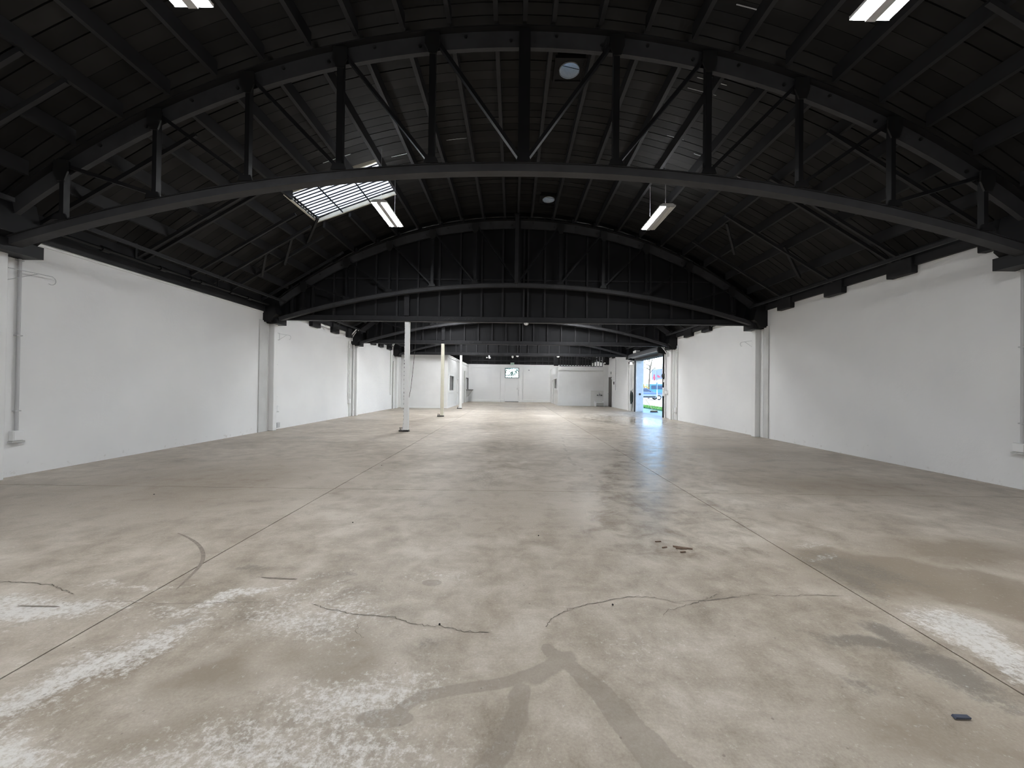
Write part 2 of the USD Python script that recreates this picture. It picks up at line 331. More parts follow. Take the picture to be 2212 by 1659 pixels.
# floor ------------------------------------------------------------------------------------------
def seg_dist(X, Y, pts):
    d = np.full(X.shape, 1e9)
    for (x0, y0), (x1, y1) in zip(pts[:-1], pts[1:]):
        L = (x1 - x0) ** 2 + (y1 - y0) ** 2
        t = np.clip(((X - x0) * (x1 - x0) + (Y - y0) * (y1 - y0)) / L, 0, 1)
        d = np.minimum(d, np.hypot(X - x0 - t * (x1 - x0), Y - y0 - t * (y1 - y0)))
    return d
def soft(d, w, e): return np.clip((w - d) / e + 0.5, 0, 1)
def paint(X, Y):
    P = np.stack([X, Y, np.zeros_like(X)], -1)
    wx = X + (meshkit.fbm(P * 2.3, 5, 3) - 0.5) * 0.55; wy = Y + (meshkit.fbm(P * 2.3 + 40, 5, 4) - 0.5) * 0.55
    def blob(x, y, rx, ry, a=0.0, p=2.0):
        c, s = math.cos(a), math.sin(a); u, v = (wx - x) * c + (wy - y) * s, -(wx - x) * s + (wy - y) * c
        return np.exp(-((np.abs(u) / rx) ** p + (np.abs(v) / ry) ** p))
    def top(*bs): return np.maximum.reduce(list(bs))
    W = top(.48 * blob(-3.1, 2.55, .75, .20), .44 * blob(-2.1, 2.1, .17, .75, -.35), .42 * blob(-1.95, 2.78, .55, .12, .5), .42 * blob(-2.0, 1.62, .35, .22), .36 * blob(-.75, 1.9, .6, .3, .3),
            .33 * blob(-1.3, 2.6, .6, .3), .22 * blob(-.5, 3.05, .5, .25), .34 * blob(-2.7, 2.93, .5, .06), .46 * blob(2.86, 2.42, .21, .36, .15, 3), .44 * blob(2.78, 2.08, .14, .3, 0, 3), .30 * blob(2.8, 3.45, .4, .07, .3),
            .28 * blob(2.96, 3.71, .3, .08), .33 * blob(-1.0, 1.5, 1.2, .3), .18 * blob(.8, 2.3, .7, .35), .26 * blob(4.2, 10.6, 1.3, .35, -.9), .24 * blob(6.1, 9.2, .5, .8), .33 * blob(-.6, 1.6, .5, .25), np.full(X.shape, .10))
    B = top(.85 * blob(3.25, 3.2, .85, .40, -.3, 3), .6 * blob(4.2, 3.7, .9, .35), .5 * blob(-2.05, 1.95, .12, .5, -.35), .5 * blob(-1.45, 2.15, .28, .22), .38 * blob(-1.55, 1.72, .3, .2), .42 * blob(-1.0, 2.25, .3, .35), .42 * blob(1.95, 1.72, .6, .3),
            .44 * blob(5.5, 6.2, 1.7, .8), .38 * blob(-4.5, 6.0, 2.4, 2.0), .30 * blob(5.5, 9.5, 1.8, 2.5), .24 * blob(0, 5.2, 1.6, 1.4), .22 * blob(3.6, 4.8, .9, .5), .28 * blob(-2.2, 1.5, .3, .2))
    D = top(.66 * blob(2.1, 2.36, .34, .11, -.35, 3), .70 * blob(2.30, 2.12, .22, .17, 0, 3), .72 * blob(2.36, 2.46, .15, .26, .2, 3), .5 * blob(2.9, 3.35, .4, .3, -.3, 3), .45 * blob(1.85, 2.5, .22, .05, -.4), .5 * blob(1.82, 2.07, .09, .045, -.3), .55 * blob(2.62, 3.2, .22, .3, .2), .42 * blob(2.45, 1.95, .2, .12),
            .5 * blob(-2.12, 3.13, .16, .10), .46 * blob(-2.02, 2.52, .10, .07), .42 * blob(-1.4, 2.95, .16, .06), .42 * blob(-.45, 2.36, .16, .05), .40 * blob(-4.9, 10.3, 1.1, .35), .42 * blob(-6.0, 11.1, .8, .5), .48 * blob(4.1, 17.7, 1.6, .7, -.4),
            .46 * blob(4.9, 15.0, 1.2, .6), .40 * blob(.7, 26.2, 2.6, .5), .42 * blob(5.6, 8.3, 1.3, .16, .2), .38 * blob(6.2, 7.6, 1.2, .14, .1), .42 * blob(4.8, 9.9, .9, .3), .34 * blob(-.4, 6.4, .5, 1.3), .30 * blob(3.3, 5.2, .7, .3), .28 * blob(1.2, 6.0, .8, .4), .36 * blob(6.5, 6.3, 1.0, .15))
    # shaped marks with firm edges
    sx = X + (meshkit.noise(P * 14, 8) - 0.5) * 0.03
    T = np.zeros_like(X)
    w1 = 0.035 + 0.055 * np.clip((2.28 - Y) / 0.75, 0, 1)
    T = np.maximum(T, soft(seg_dist(sx, Y, [(.21, 2.28), (.34, 2.13), (.46, 1.94), (.55, 1.73), (.63, 1.57), (.72, 1.36)]), w1, .02) * .62)
    T = np.maximum(T, soft(seg_dist(sx, Y, [(-.49, 1.84), (-.44, 1.91), (-.23, 1.965), (-.05, 2.0), (.12, 2.07), (.30, 2.20)]), .035, .03) * .55)
    T = np.maximum(T, soft(seg_dist(sx, Y, [(.06, 1.96), (.03, 1.77), (-.02, 1.64), (-.09, 1.56), (-.16, 1.44)]), .045, .04) * .6)
    T = np.maximum(T, soft(seg_dist(sx, Y, [(.30, 3.15), (.28, 2.70)]), .075, .06) * .22)
    T = np.maximum(T, soft(seg_dist(sx, Y, [(.33, 2.2), (.22, 2.12), (.13, 2.05)]), .06, .05) * .4)
    T = np.maximum(T, np.clip(1.25 - np.hypot((sx + .555) / .115, (Y - 1.785) / .045), 0, .35) * 2.4)
    T = np.maximum(T, np.clip(1.2 - np.hypot((sx + .60) / .075, (Y - 3.01) / .045), 0, .35) * 2.0)
    #T = np.maximum(T, soft(seg_dist(sx, Y, [(-3.32, 3.93), (-2.99, 3.73), (-2.76, 3.53), (-2.6, 3.33), (-2.51, 3.14), (-2.42, 2.86)]), .016, .02) * np.clip((4.0 - Y) / .5, .2, 1))
    T = np.maximum(T, soft(seg_dist(sx, Y, [(1.52, 11.87), (1.3, 9.64), (1.2, 7.87), (1.41, 6.5), (1.53, 5.78), (1.67, 4.82)]), .018, .03) * .55)
    G = top(np.clip(1.3 - seg_dist(wx, wy, [(1.75, 4.4), (2.9, 8), (5.0, 14), (6.4, 19)]) / .95, 0, .46), .9 * blob(5.6, 18.5, 2.2, 4.5, .1), .5 * blob(4.2, 13, 1.6, 4), .5 * blob(6.8, 23, 1.2, 2.5), .3 * blob(-6.5, 18.5, 1.2, 1.2), .25 * blob(2.6, 6.5, .6, 1.8))
    return W, D, B, T, G
def slab(owner, x0, x1, y0, y1, step, fine=False):
    g = 0.005
    x0, x1, y0, y1 = x0 + g, x1 - g, y0 + g, y1 - g
    nx, ny = max(2, int((x1 - x0) / step) + 1), max(2, int((y1 - y0) / step) + 1)
    gy = np.linspace(y0, y1, ny)
    if fine:
        gy = np.concatenate([np.linspace(y0, 1.3, 6)[:-1], np.arange(1.3, 3.3, .014), np.linspace(3.3, y1, 70)]); ny = len(gy)
    X, Y = np.meshgrid(np.linspace(x0, x1, nx), gy)
    Z = (meshkit.fbm(np.stack([X * .8, Y * .8, 0 * X], -1), 3, 5) - 0.5) * 0.004
    v = np.stack([X, Y, Z], -1).reshape(-1, 3)
    i = (np.arange(ny - 1)[:, None] * nx + np.arange(nx - 1)).ravel()
    f = np.stack([i, i + 1, i + nx + 1, i + nx], 1); f = np.vstack([f[:, [0, 1, 2]], f[:, [0, 2, 3]]])
    ring = np.concatenate([np.arange(nx), np.arange(1, ny) * nx + nx - 1, (ny - 1) * nx + np.arange(nx - 2, -1, -1), np.arange(ny - 2, 0, -1) * nx])
    low = v[ring].copy(); low[:, 2] = -0.05; n0, k = len(v), len(ring)
    a, b = np.arange(k), (np.arange(k) + 1) % k
    f = np.vstack([f, np.stack([ring[a], n0 + a, n0 + b], 1), np.stack([ring[a], n0 + b, ring[b]], 1)])
    v = np.vstack([v, low])
    p = numbered(owner.path, 'slab')
    m = usdkit.mesh(stage, p, (v, f), '/World/Looks/concrete')
    W, D, B, T, G = [c.ravel() for c in paint(X, Y)]
    A = np.stack([W, D, B], 1); Bb = np.stack([T, G, 0 * G], 1)
    api = UsdGeom.PrimvarsAPI(m)
    for nm, arr in (('stain_a', A), ('stain_b', Bb)):
        arr = np.vstack([arr, arr[ring]]).astype(np.float32)
        api.CreatePrimvar(nm, Sdf.ValueTypeNames.Color3fArray, 'vertex').Set(Vt.Vec3fArray.FromNumpy(arr))
floor = struct('floor', 'stained grey-tan concrete floor slabs with sawn joints across the whole hall', 'floor')
part(floor, 'joint_filler', MB().box(XL - .3, XR + .3, YB - .2, YE + .2, -0.12, -0.02), 'joint_dark')
for (y0, y1), st in zip(zip(JY[:-1], JY[1:]), (0.6, 0.016, 0.07, 0.15, 0.2, 0.3, 0.3)):
    for x0, x1 in ((XL - .25, -JX), (-JX, JX), (JX, XR + .3)):
        slab(floor, x0, x1, y0, y1, st, st == 0.016)
def ribbon(pts, w, z=0.0035, jit=0.012, seed=0, sub=8):
    """thin wandering crack on the floor"""
    r = np.random.default_rng(seed); P = []
    for (a, b) in zip(pts[:-1], pts[1:]):
        for t in np.arange(sub) / sub:
            P.append((a[0] + (b[0] - a[0]) * t + r.normal() * jit * .5, a[1] + (b[1] - a[1]) * t + r.normal() * jit * .5))
    P.append(pts[-1]); P = np.array(P); d = np.gradient(P, axis=0); d /= np.linalg.norm(d, axis=1)[:, None] + 1e-9
    n = np.stack([-d[:, 1], d[:, 0]], 1); ww = w * (0.5 + r.random(len(P)))[:, None] / 2; ww[0] = ww[-1] = w * .1
    L, R2 = P + n * ww, P - n * ww; k = len(P)
    v = np.vstack([np.c_[L, np.full(k, z)], np.c_[R2, np.full(k, z)]])
    f = [[i + k, i + 1 + k, i + 1, i] for i in range(k - 1)]
    return MB().add(v, f)
for s, (pts, w) in enumerate([
    ([(-1.36, 2.7), (-1.18, 2.63), (-1.0, 2.58), (-.75, 2.55), (-.58, 2.48), (-.41, 2.46), (-.29, 2.42), (-.11, 2.41)], .0045),
    ([(.22, 2.47), (.28, 2.57), (.39, 2.67), (.54, 2.74), (.83, 2.84), (.99, 2.85), (1.17, 2.78), (1.52, 2.83), (1.79, 2.9), (2.02, 2.88), (2.2, 2.9), (2.47, 2.89)], .0045),
    ([(-3.81, 2.94), (-3.63, 2.94), (-3.39, 2.91), (-3.23, 2.84), (-3.07, 2.78)], .006),
    ([(1.0, 2.62), (1.17, 2.72), (1.4, 2.82), (1.52, 2.9)], .0035),
    ([(-.95, 2.5), (-.93, 2.4), (-.86, 2.34)], .0025), ([(-2.9, 2.70), (-2.3, 2.68), (-1.6, 2.72)], .003)]):
    part(floor, 'crack', ribbon(pts, w, seed=s), 'crack_dark')

def skid(pts, w, s=1):
    t = np.linspace(0, 1, 40); k = np.linspace(0, 1, len(pts)); p = np.array(pts)
    from scipy.interpolate import CubicSpline
    q = CubicSpline(k, p)(t); d = np.gradient(q, axis=0); d /= np.linalg.norm(d, axis=1)[:, None]; n = np.stack([-d[:, 1], d[:, 0]], 1)
    ww = (w / 2 * np.sin(np.pi * np.clip(t * .9 + .06, 0, 1)) ** .6)[:, None]
    v = np.vstack([np.c_[q + n * ww, np.full(40, .003)], np.c_[q - n * ww, np.full(40, .003)]])
    part(floor, 'skid_mark', MB().add(v, [[i + 40, i + 41, i + 1, i] for i in range(39)]), 'skid_dark')
skid([(-3.32, 3.93), (-2.99, 3.73), (-2.76, 3.53), (-2.6, 3.33), (-2.51, 3.14), (-2.42, 2.86)], .030)
skid([(-1.93, 3.06), (-1.84, 3.05), (-1.74, 3.045), (-1.64, 3.04)], .02)
skid([(-3.28, 2.63), (-3.17, 2.63), (-3.08, 2.63), (-3.0, 2.63)], .014)

# side walls -------------------------------------------------------------------------------------
def wall_bays(side):
    left = side < 0
    w = struct('wall_left' if left else 'wall_right', 'white painted masonry side wall along the %s of the hall' % ('left' if left else 'right, with the open roller door'), 'wall')
    x = XL if left else XR
    T = 0.30 if left else 0.42
    def slabx(y0, y1, z0, z1, proud=0.0):
        a, b = (x - T, x + proud) if left else (x - proud, x + T)
        return MB().box(a, b, y0, y1, z0, z1)
    edges = [YB] + TR[:-1] + [YE]
    for i, (y0, y1) in enumerate(zip(edges[:-1], edges[1:])):
        zt = 3.78 if (left and i == 2) else 4.0
        mat = 'wall_brick' if (i == 4 if left else i == 5) else 'wall_plaster'
        if not left and i == 4:       # roller door opening
            part(w, 'wall_bay', slabx(y0, 20.72, 0, zt), 'wall_plaster'); part(w, 'wall_bay', slabx(25.45, y1, 0, zt), 'wall_plaster')
            part(w, 'wall_bay', slabx(20.72, 25.45, 3.3, zt), 'black_panel')
        else:
            part(w, 'wall_bay', slabx(y0, y1, 0, zt), mat)
        part(w, 'upper_wall', slabx(y0, y1, zt, 4.75, 0.0), 'black_panel')
        part(w, 'ledger_beam', slabx(y0 + .01, y1 - .01, zt, zt + .16, 0.07), 'black_wood')
        if left and i == 2:
            part(w, 'top_moulding', slabx(y0 + .45, y1 - .1, zt - .045, zt, 0.02), 'white_trim')
    # bearing blocks let into the wall top under each strut
    if left:
        spots = [(15.1, 15.75), (16.85, 17.45), (18.4, 18.9), (21.6, 22.2), (22.85, 23.45), (24.4, 25.1)]
    else:
        spots = [(6.35, 6.64), (7.74, 8.26), (9.39, 9.92), (11.13, 11.67), (13.9, 14.5), (15.7, 16.35), (17.3, 18.05), (27.6, 28.1), (28.9, 29.4), (30.6, 31.1)]
    for a, b in spots:
        p0, p1 = (x - .05, x + .14) if left else (x - .14, x + .05)
        part(w, 'bearing_block', MB().cbox(p0, p1, a, b, 3.76 if left else 3.85, 4.17, .012), 'black_wood')
    # pilasters beside each truss bearing
    for k, yk in enumerate(TR[1:5]):
        o = yk - 12.63 - (.13 if k == 0 else 0)
        i0, i1 = (x - .02, x + .19) if left else (x - .19, x + .02)
        part(w, 'pilaster', MB().cbox(i0, i1, 12.60 + o, 12.80 + o, 0, 3.5, .012), 'white_paint')
        i0, i1 = (x - .02, x + .035) if left else (x - .035, x + .02)
        part(w, 'pilaster_strip', MB().cbox(i0, i1, (12.12 if left else 12.2) + o, (12.54 if left else 12.43) + o, 0, 3.5, .006), 'grey_paint')
        part(w, 'pilaster_strip', MB().cbox(i0, i1 if left else i1, (12.55 if left else 12.44) + o, 12.585 + o, 0, 3.5, .006), 'white_paint')
        i0, i1 = (x - .02, x + .012) if left else (x - .012, x + .02)
        part(w, 'shrinkage_gap', MB().box(i0, i1, 12.586 + o, 12.60 + o, 0, 3.5), 'joint_dark')
    return w
wall_left = wall_bays(-1)
wall_right = wall_bays(1)
back = struct('wall_front', 'white wall closing the hall behind the camera', 'wall')
part(back, 'lower_wall', MB().box(XL - .3, XR + .42, YB - .3, YB, 0, 4.0), 'wall_plaster')
part(back, 'upper_wall', MB().box(XL - .3, XR + .42, YB - .3, YB, 4.0, 7.6), 'black_panel')

# end wall
WX0, WX1, WZ0, WZ1 = -0.78, 0.63, 2.40, 3.43
endw = struct('wall_back', 'white end wall with door and transom window, black boarding above', 'wall')
part(endw, 'wall_panel', MB().box(XL - .3, WX0, YE, YE + .3, 0, 3.72), 'wall_plaster')
part(endw, 'wall_panel', MB().box(WX1, XR + .42, YE, YE + .3, 0, 3.72), 'wall_plaster')
part(endw, 'wall_panel', MB().box(WX0, WX1, YE, YE + .3, WZ1, 3.72), 'wall_plaster')
part(endw, 'upper_boarding', MB().box(XL - .3, XR + .42, YE, YE + .3, 3.72, 7.5), 'black_panel')
part(endw, 'wall_ledge', MB().cbox(-4.4, -2.1, YE - .03, YE + .01, 3.40, 3.44, .006), 'white_trim')
part(endw, 'cap_moulding', MB().cbox(XL, XR, YE - .05, YE + .01, 3.68, 3.76, .01), 'white_trim')
for xx in np.arange(-4.2, 4.3, 0.6):
    part(endw, 'stud', MB().box(xx - .03, xx + .03, YE - .09, YE + .01, 3.76, 6.3), 'black_joist')
for zz in (4.05, 4.5):
    part(endw, 'girt', MB().box(-4.4, 4.4, YE - .13, YE - .09, zz, zz + .12), 'black_wood')
for a, b in ((-2.09, -1.25), (1.07, 2.0)):
    c = [(a, 0), (b, 0), (b, 3.3)] + [(b - .15 + .15 * math.cos(t), 3.3 + .15 * math.sin(t)) for t in np.linspace(0, math.pi / 2, 6)[1:]] + [(a + .15 - .15 * math.sin(t), 3.3 + .15 * math.cos(t)) for t in np.linspace(0, math.pi / 2, 6)]
    part(endw, 'pilaster', MB().extrude(c, YE - .16, YE + .02), 'wall_plaster')
part(endw, 'wall_vent', MB().cyl((1.62, YE - .17, 3.2), (1.62, YE - .15, 3.2), .06), 'grey_metal')
bb = struct('baseboard_back', 'white baseboard along the end wall', 'baseboard')
for a, b in ((-4.4, -2.12), (-2.12, -1.2), (-1.2, WX0 - .06), (WX1 + .06, 1.04), (1.04, 2.03), (2.03, 3.75)):
    o = .19 if (a, b) in ((-2.12, -1.2), (1.04, 2.03)) else .03
    part(bb, 'board', MB().cbox(a, b, YE - o, YE + .01, 0, .26, .008), 'white_trim')
win = struct('window_1', 'four-part green-framed transom window above the white door in the end wall', 'window')
for a, b, c, d in ((WX0, WX1, WZ0, WZ0 + .07), (WX0, WX1, WZ1 - .05, WZ1), (WX0, WX0 + .06, WZ0, WZ1), (WX1 - .06, WX1, WZ0, WZ1)):
    part(win, 'frame', MB().box(a, b, YE + .02, YE + .12, c, d), 'window_green')
part(win, 'mullion', MB().box(-.105, -.045, YE + .02, YE + .12, WZ0 + .07, WZ1 - .05), 'window_green')
for zz in (2.66, 3.31):
    part(win, 'transom_bar', MB().box(WX0 + .06, WX1 - .06, YE + .03, YE + .10, zz, zz + .045), 'window_green')
for x0, x1 in ((WX0 + .06, -.105), (-.045, WX1 - .06)):
    for z0, z1 in ((WZ0 + .07, 2.66), (2.705, 3.31), (3.355, WZ1 - .05)):
        part(win, 'pane', MB().box(x0, x1, YE + .06, YE + .068, z0, z1), 'window_glass')
d1 = struct('door_1', 'white flush door with lever and lock in the end wall', 'door')
part(d1, 'leaf', MB().cbox(-.735, .585, YE + .05, YE + .10, .046, 2.37, .004), 'white_metal')
part(d1, 'frame', MB().box(WX0, -.73, YE - .02, YE + .2, 0, 2.40), 'white_trim'); part(d1, 'frame', MB().box(.58, WX1, YE - .02, YE + .2, 0, 2.40), 'white_trim')
part(d1, 'frame', MB().box(WX0, WX1, YE - .02, YE + .2, 2.365, 2.40), 'white_trim')
part(d1, 'threshold', MB().box(-.75, .60, YE - .02, YE + .2, 0, .045), 'dark_iron')
for zz, r in ((1.62, .018), (1.42, .04), (1.30, .045)):
    h = part(d1, 'lock' if zz > 1.35 else 'handle', MB().cyl((.47, YE + .05, zz), (.47, YE - .01, zz), r), 'galvanised')
part(d1, 'handle', MB().box(.40, .48, YE - .03, YE - .005, 1.285, 1.315), 'grey_metal')
part(d1, 'pull_chain', MB().cyl((.60, YE - .03, 1.25), (.60, YE - .03, .62), .012, 6), 'conduit_grey')

# ceiling ----------------------------------------------------------------------------------------
ceil = struct('ceiling', 'black painted arched plank roof on closely spaced joists', 'ceiling')
jx = [XC] + [XC + s * (.43 + .69 * k) for k in range(11) for s in (-1, 1)]
SKY = (-5.29, -3.20, 9.06, 10.53)
PALE_STRIPS = [(-1.32, 8.75, .45), (3.3, 6.6, .5), (3.25, 6.85, .5), (3.3, 8.1, .35), (4.0, 8.4, .35), (-3.9, 8.55, .6), (-4.6, 8.75, .3), (3.2, 5.35, .4), (4.9, 8.6, .3), (-2.6, 9.0, .5)]
VENTS = [(.93, 6.87), (1.0, 11.63)]
xst = np.array(sorted(set(np.round(list(np.linspace(XL - .3, XR + .42, 25)) + [SKY[0], SKY[1]] + [vx + s * .24 for vx, _ in VENTS for s in (-1, 1)], 3))))
zst = deck_z(xst)
ybr = sorted([YB - .3, YE + .3, SKY[2], SKY[3]] + [vy + s * .24 for _, vy in VENTS for s in (-1, 1)])
mb = MB()
def holes(y0, y1):
    sk = set()
    for i in range(len(xst) - 1):
        xm = (xst[i] + xst[i + 1]) / 2
        if SKY[0] < xm < SKY[1] and y1 > SKY[2] + .01 and y0 < SKY[3] - .01: sk.add(i)
        for vx, vy in VENTS:
            if abs(xm - vx) < .24 and y1 > vy - .23 and y0 < vy + .23: sk.add(i)
    return sk
for y0, y1 in zip(ybr[:-1], ybr[1:]):
    mb.strip(xst, zst + .11, zst + .06, y0, y1, holes(y0, y1))
part(ceil, 'roofing', mb, 'black_deck')
r2 = np.random.default_rng(5)
for b in range(len(TR)):
    y0 = YB if b == 0 else TR[b - 1]; y1 = TR[b]
    if b in (1, 2):                       # bays whose planks can be told apart
        n = 33; w = (y1 - y0) / n
        for i in range(n):
            a, c = y0 + i * w + .002, y0 + (i + 1) * w - (.005 + .012 * (r2.random() < .45))
            dz = r2.normal() * .003
            part(ceil, 'plank', MB().strip(xst, zst + .035 + dz, zst + dz, a, c, holes(a, c)), 'black_plank_%d' % (i * 7 % 3))
    else:
        part(ceil, 'roof_deck', MB().strip(xst, zst + .035, zst, y0, y1), 'black_deck')
    for x in jx:
        zb = float(chord_top(x)) + .06
        spans = [(y0 + .13, y1 - .13)]
        if b == 2 and SKY[0] - .05 < x < SKY[1] + .05:
            spans = [(y0 + .13, SKY[2] - .05), (SKY[3] + .05, y1 - .13)]
        for a, c in spans:
            if b <= 3 or abs(x) < 4.4 or b == 4:
                part(ceil, 'joist', MB().box(x - .033, x + .033, a, c, zb, zb + .209), 'black_joist')
# struts that brace the eaves, and purlins under the outer joists
def strut(side, y, y2=None):
    x0 = (XL + .03) if side < 0 else (XR - .03); x1 = (-5.33 if y > 5.5 else -5.83) if side < 0 else 5.2
    x1 -= side * .02
    z1 = float(chord_top(x1)) + .02
    return MB().beam((x0, y, 4.13), (x1, y2 or y, z1), .05, .065)
for side, ys in ((-1, [4.57, 5.04, 6.5, 8.15, 8.32, 9.5, 10.22, 10.9, 12.2, 15.4, 17.1, 17.3, 18.6, 21.9, 23.1, 24.7]), (1, [4.3, 6.5, 7.95, 8.15, 9.65, 11.4, 14.2, 14.35, 16.0, 17.7, 21.9, 23.5, 24.9])):
    for y in ys:
        part(ceil, 'strut', strut(side, y), 'black_joist')
for side in (-1, 1):
    for y0, y1 in zip(TR[:5], TR[1:6]):
        x = XC + side * 7.3
        part(ceil, 'eave_purlin', MB().box(x - .03, x + .03, y0 + .4, y1 - .3, 4.06, 4.12), 'black_wood')
for (a, b) in (((-5.14, 10.25, 5.88), (-5.75, 10.9, 5.45)), ((-5.83, 10.3, 5.42), (-6.4, 10.95, 4.85)), ((-6.5, 10.3, 5.02), (-7.0, 10.9, 4.5)), ((5.4, 10.0, 5.75), (6.0, 10.7, 5.2)), ((6.6, 9.6, 5.02), (7.2, 9.9, 4.35))):
    part(ceil, 'brace', MB().beam(a, b, .05, .08), 'black_joist')

# skylight
sk = thing('skylight', 'glowing white rectangular skylight with dark security bars in the black roof', 'skylight', ((SKY[0] + SKY[1]) / 2, (SKY[2] + SKY[3]) / 2, 5.9))
def skz(x): return 5.89 + (x - SKY[0]) / (SKY[1] - SKY[0]) * (6.67 - 5.89)
def slope_box(x0, x1, y0, y1, lo, hi):
    return MB().hexa([(x0, y0, skz(x0) + lo), (x1, y0, skz(x1) + lo), (x1, y1, skz(x1) + lo), (x0, y1, skz(x0) + lo), (x0, y0, skz(x0) + hi), (x1, y0, skz(x1) + hi), (x1, y1, skz(x1) + hi), (x0, y1, skz(x0) + hi)])
x0, x1, y0, y1 = SKY
for a in ((x0 - .04, x1 + .04, y0 - .04, y0), (x0 - .04, x1 + .04, y1, y1 + .04), (x0 - .04, x0, y0, y1), (x1, x1 + .04, y0, y1)):
    part(sk, 'curb', slope_box(*a, -.02, .13), 'curb_cream')
part(sk, 'sheet', slope_box(x0 - .04, x1 + .04, y0 - .04, y1 + .04, .13, .138), 'skylight_sheet')
for i in range(11):
    y = y0 + .10 + i * .125 + (0.0 if i % 4 else .02)
    part(sk, 'bar', slope_box(x0, x1, y - .010, y + .010, .02, .042), 'black_steel')
for x in (-4.62, -3.88):
    part(sk, 'cross_rod', MB().box(x - .012, x + .012, y0, y1, skz(x) - .01, skz(x) + .016), 'black_steel')

# thin pale strips across the underside of the roof boards
for (x, y, l) in PALE_STRIPS:
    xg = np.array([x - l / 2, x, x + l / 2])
    part(ceil, 'pale_strip', MB().strip(xg, deck_z(xg) - .004, deck_z(xg) - .012, y - .006, y + .006), 'conduit_grey')

# round roof vents
for i, (vx, vy) in enumerate(VENTS):
    zc = float(deck_z(vx))
    v = thing('roof_vent', 'round metal roof vent open to daylight, the one %s truss' % ('just beyond the nearest' if i == 0 else 'farther off, before the second'), 'vent', (vx, vy, zc), 'round roof vents')
    a = np.arange(25) * 2 * np.pi / 24
    inner = np.c_[vx + .175 * np.cos(a), vy + .175 * np.sin(a), np.full(25, zc - .012)]
    sq = np.c_[vx + .27 * np.cos(a) / np.maximum(abs(np.cos(a)), abs(np.sin(a))), vy + .27 * np.sin(a) / np.maximum(abs(np.cos(a)), abs(np.sin(a))), np.full(25, zc - .012)]
    part(v, 'flange', MB().add(np.vstack([inner, sq]), [[k, k + 1, 25 + k + 1, 25 + k] for k in range(24)]), 'black_deck')
    part(v, 'throat', MB().lathe([(.175, -.03), (.18, .0), (.18, .42), (.186, .42), (.186, .0), (.181, -.03)], (vx, vy, zc), 24), 'galvanised', 40)
    part(v, 'cap', MB().lathe([(.001, .66), (.2, .62), (.30, .54), (.30, .53), (.2, .60), (.001, .64)], (vx, vy, zc), 24), 'galvanised', 40)
    for a in ((vx - .27, vx - .235, vy - .27, vy + .27), (vx + .235, vx + .27, vy - .27, vy + .27), (vx - .235, vx + .235, vy - .27, vy - .235), (vx - .235, vx + .235, vy + .235, vy + .27)):
        part(v, 'curb', MB().box(*a, zc - .03, zc + .25), 'black_deck')
    part(v, 'cross_wire', MB().cyl((vx - .175, vy - .03, zc + .05), (vx + .175, vy + .04, zc + .03), .005, 6), 'black_steel')

# roof trusses -----------------------------------------------------------------------------------
PAN = 1.365
xs = np.linspace(XC - 7.72, XC + 7.72, 41)
def bot(x): return arc(x, 4.81, 25.3)
def make_truss(yk, label):
    t = thing('roof_truss', label, 'roof truss', (XC, yk, 3.45), 'bowstring roof trusses')
    part(t, 'top_chord', MB().strip(xs, chord_top(xs), chord_top(xs) - .245, yk - .03, yk + .04), 'black_chord')
    part(t, 'cap_board', MB().strip(xs, chord_top(xs) + .02, chord_top(xs), yk - .12, yk + .12), 'black_deck')
    xb = np.linspace(XC - 7.75, XC + 7.75, 41)
    part(t, 'bottom_chord', MB().strip(xb, bot(xb), bot(xb) - .11, yk - .10, yk + .06), 'black_chord')
    part(t, 'bottom_flange', MB().strip(xb, bot(xb) + .015, bot(xb), yk - .12, yk + .08), 'black_wood')
    for k in range(-5, 6):
        x = XC + k * PAN
        zt, zb = float(chord_top(x)) - .03, float(bot(x)) + .01
        w = .17 if k == 0 else (.09 if abs(k) < 3 else .065)
        part(t, 'king_post' if k == 0 else 'vertical_web', MB().box(x - w / 2, x + w / 2, yk - .115, yk - .031, zb, zt), 'black_steel')
        if k:
            s = 1 if k > 0 else -1; xi = x - s * PAN
            part(t, 'diagonal_web', MB().beam((x - s * .05, yk - .06, float(chord_top(x)) - .12), (xi + s * .06, yk - .06, float(bot(xi)) + .10), .05, .10 if abs(k) < 4 else .07, (0, 1, 0)), 'black_steel')
            zt2 = float(chord_top(x))
            pl = [(x - .10, zt2 - .05), (x - .11, zt2 - .22), (x - .05, zt2 - .36), (x + .06, zt2 - .36), (x + .11, zt2 - .22), (x + .10, zt2 - .05)]
            part(t, 'gusset', MB().extrude(pl, yk - .14, yk - .116), 'bolt_black')
        zb2 = float(bot(x))
        pl = [(x - .11, zb2 + .015), (x - .08, zb2 + .10), (x + .08, zb2 + .10), (x + .11, zb2 + .015)]
        part(t, 'heel_plate', MB().extrude(pl, yk - .14, yk - .116), 'black_steel')
        for o in (.35, .85):
            xx = x + o * PAN
            if abs(xx - XC) < 7.2:
                zz = float(chord_top(xx)) - (.07 if o < .5 else .15)
                part(t, 'bolt', MB().cyl((xx, yk - .03, zz), (xx, yk - .05, zz), .026, 8), 'bolt_black')
    for s in (-1, 1):
        e = XL if s < 0 else XR
        pts = [(e + .32 * -s + 0, 3.62), (e - s * .42, 3.70), (e - s * .30, 4.25), (e + s * .05, 4.3), (e + s * .05, 3.46), (e - s * .22, 3.46)]
        part(t, 'bearing_shoe', MB().extrude(pts if s < 0 else pts[::-1], yk - .33, yk + .28), 'black_steel')
        part(t, 'shoe_plate', MB().box(min(e - s * .36, e + s * .02), max(e - s * .36, e + s * .02), yk - .2, yk + .34, 3.43, 3.62), 'black_steel')
    return t
tr0 = make_truss(TR[1], 'nearest black bowstring roof truss, fully visible with open webs')
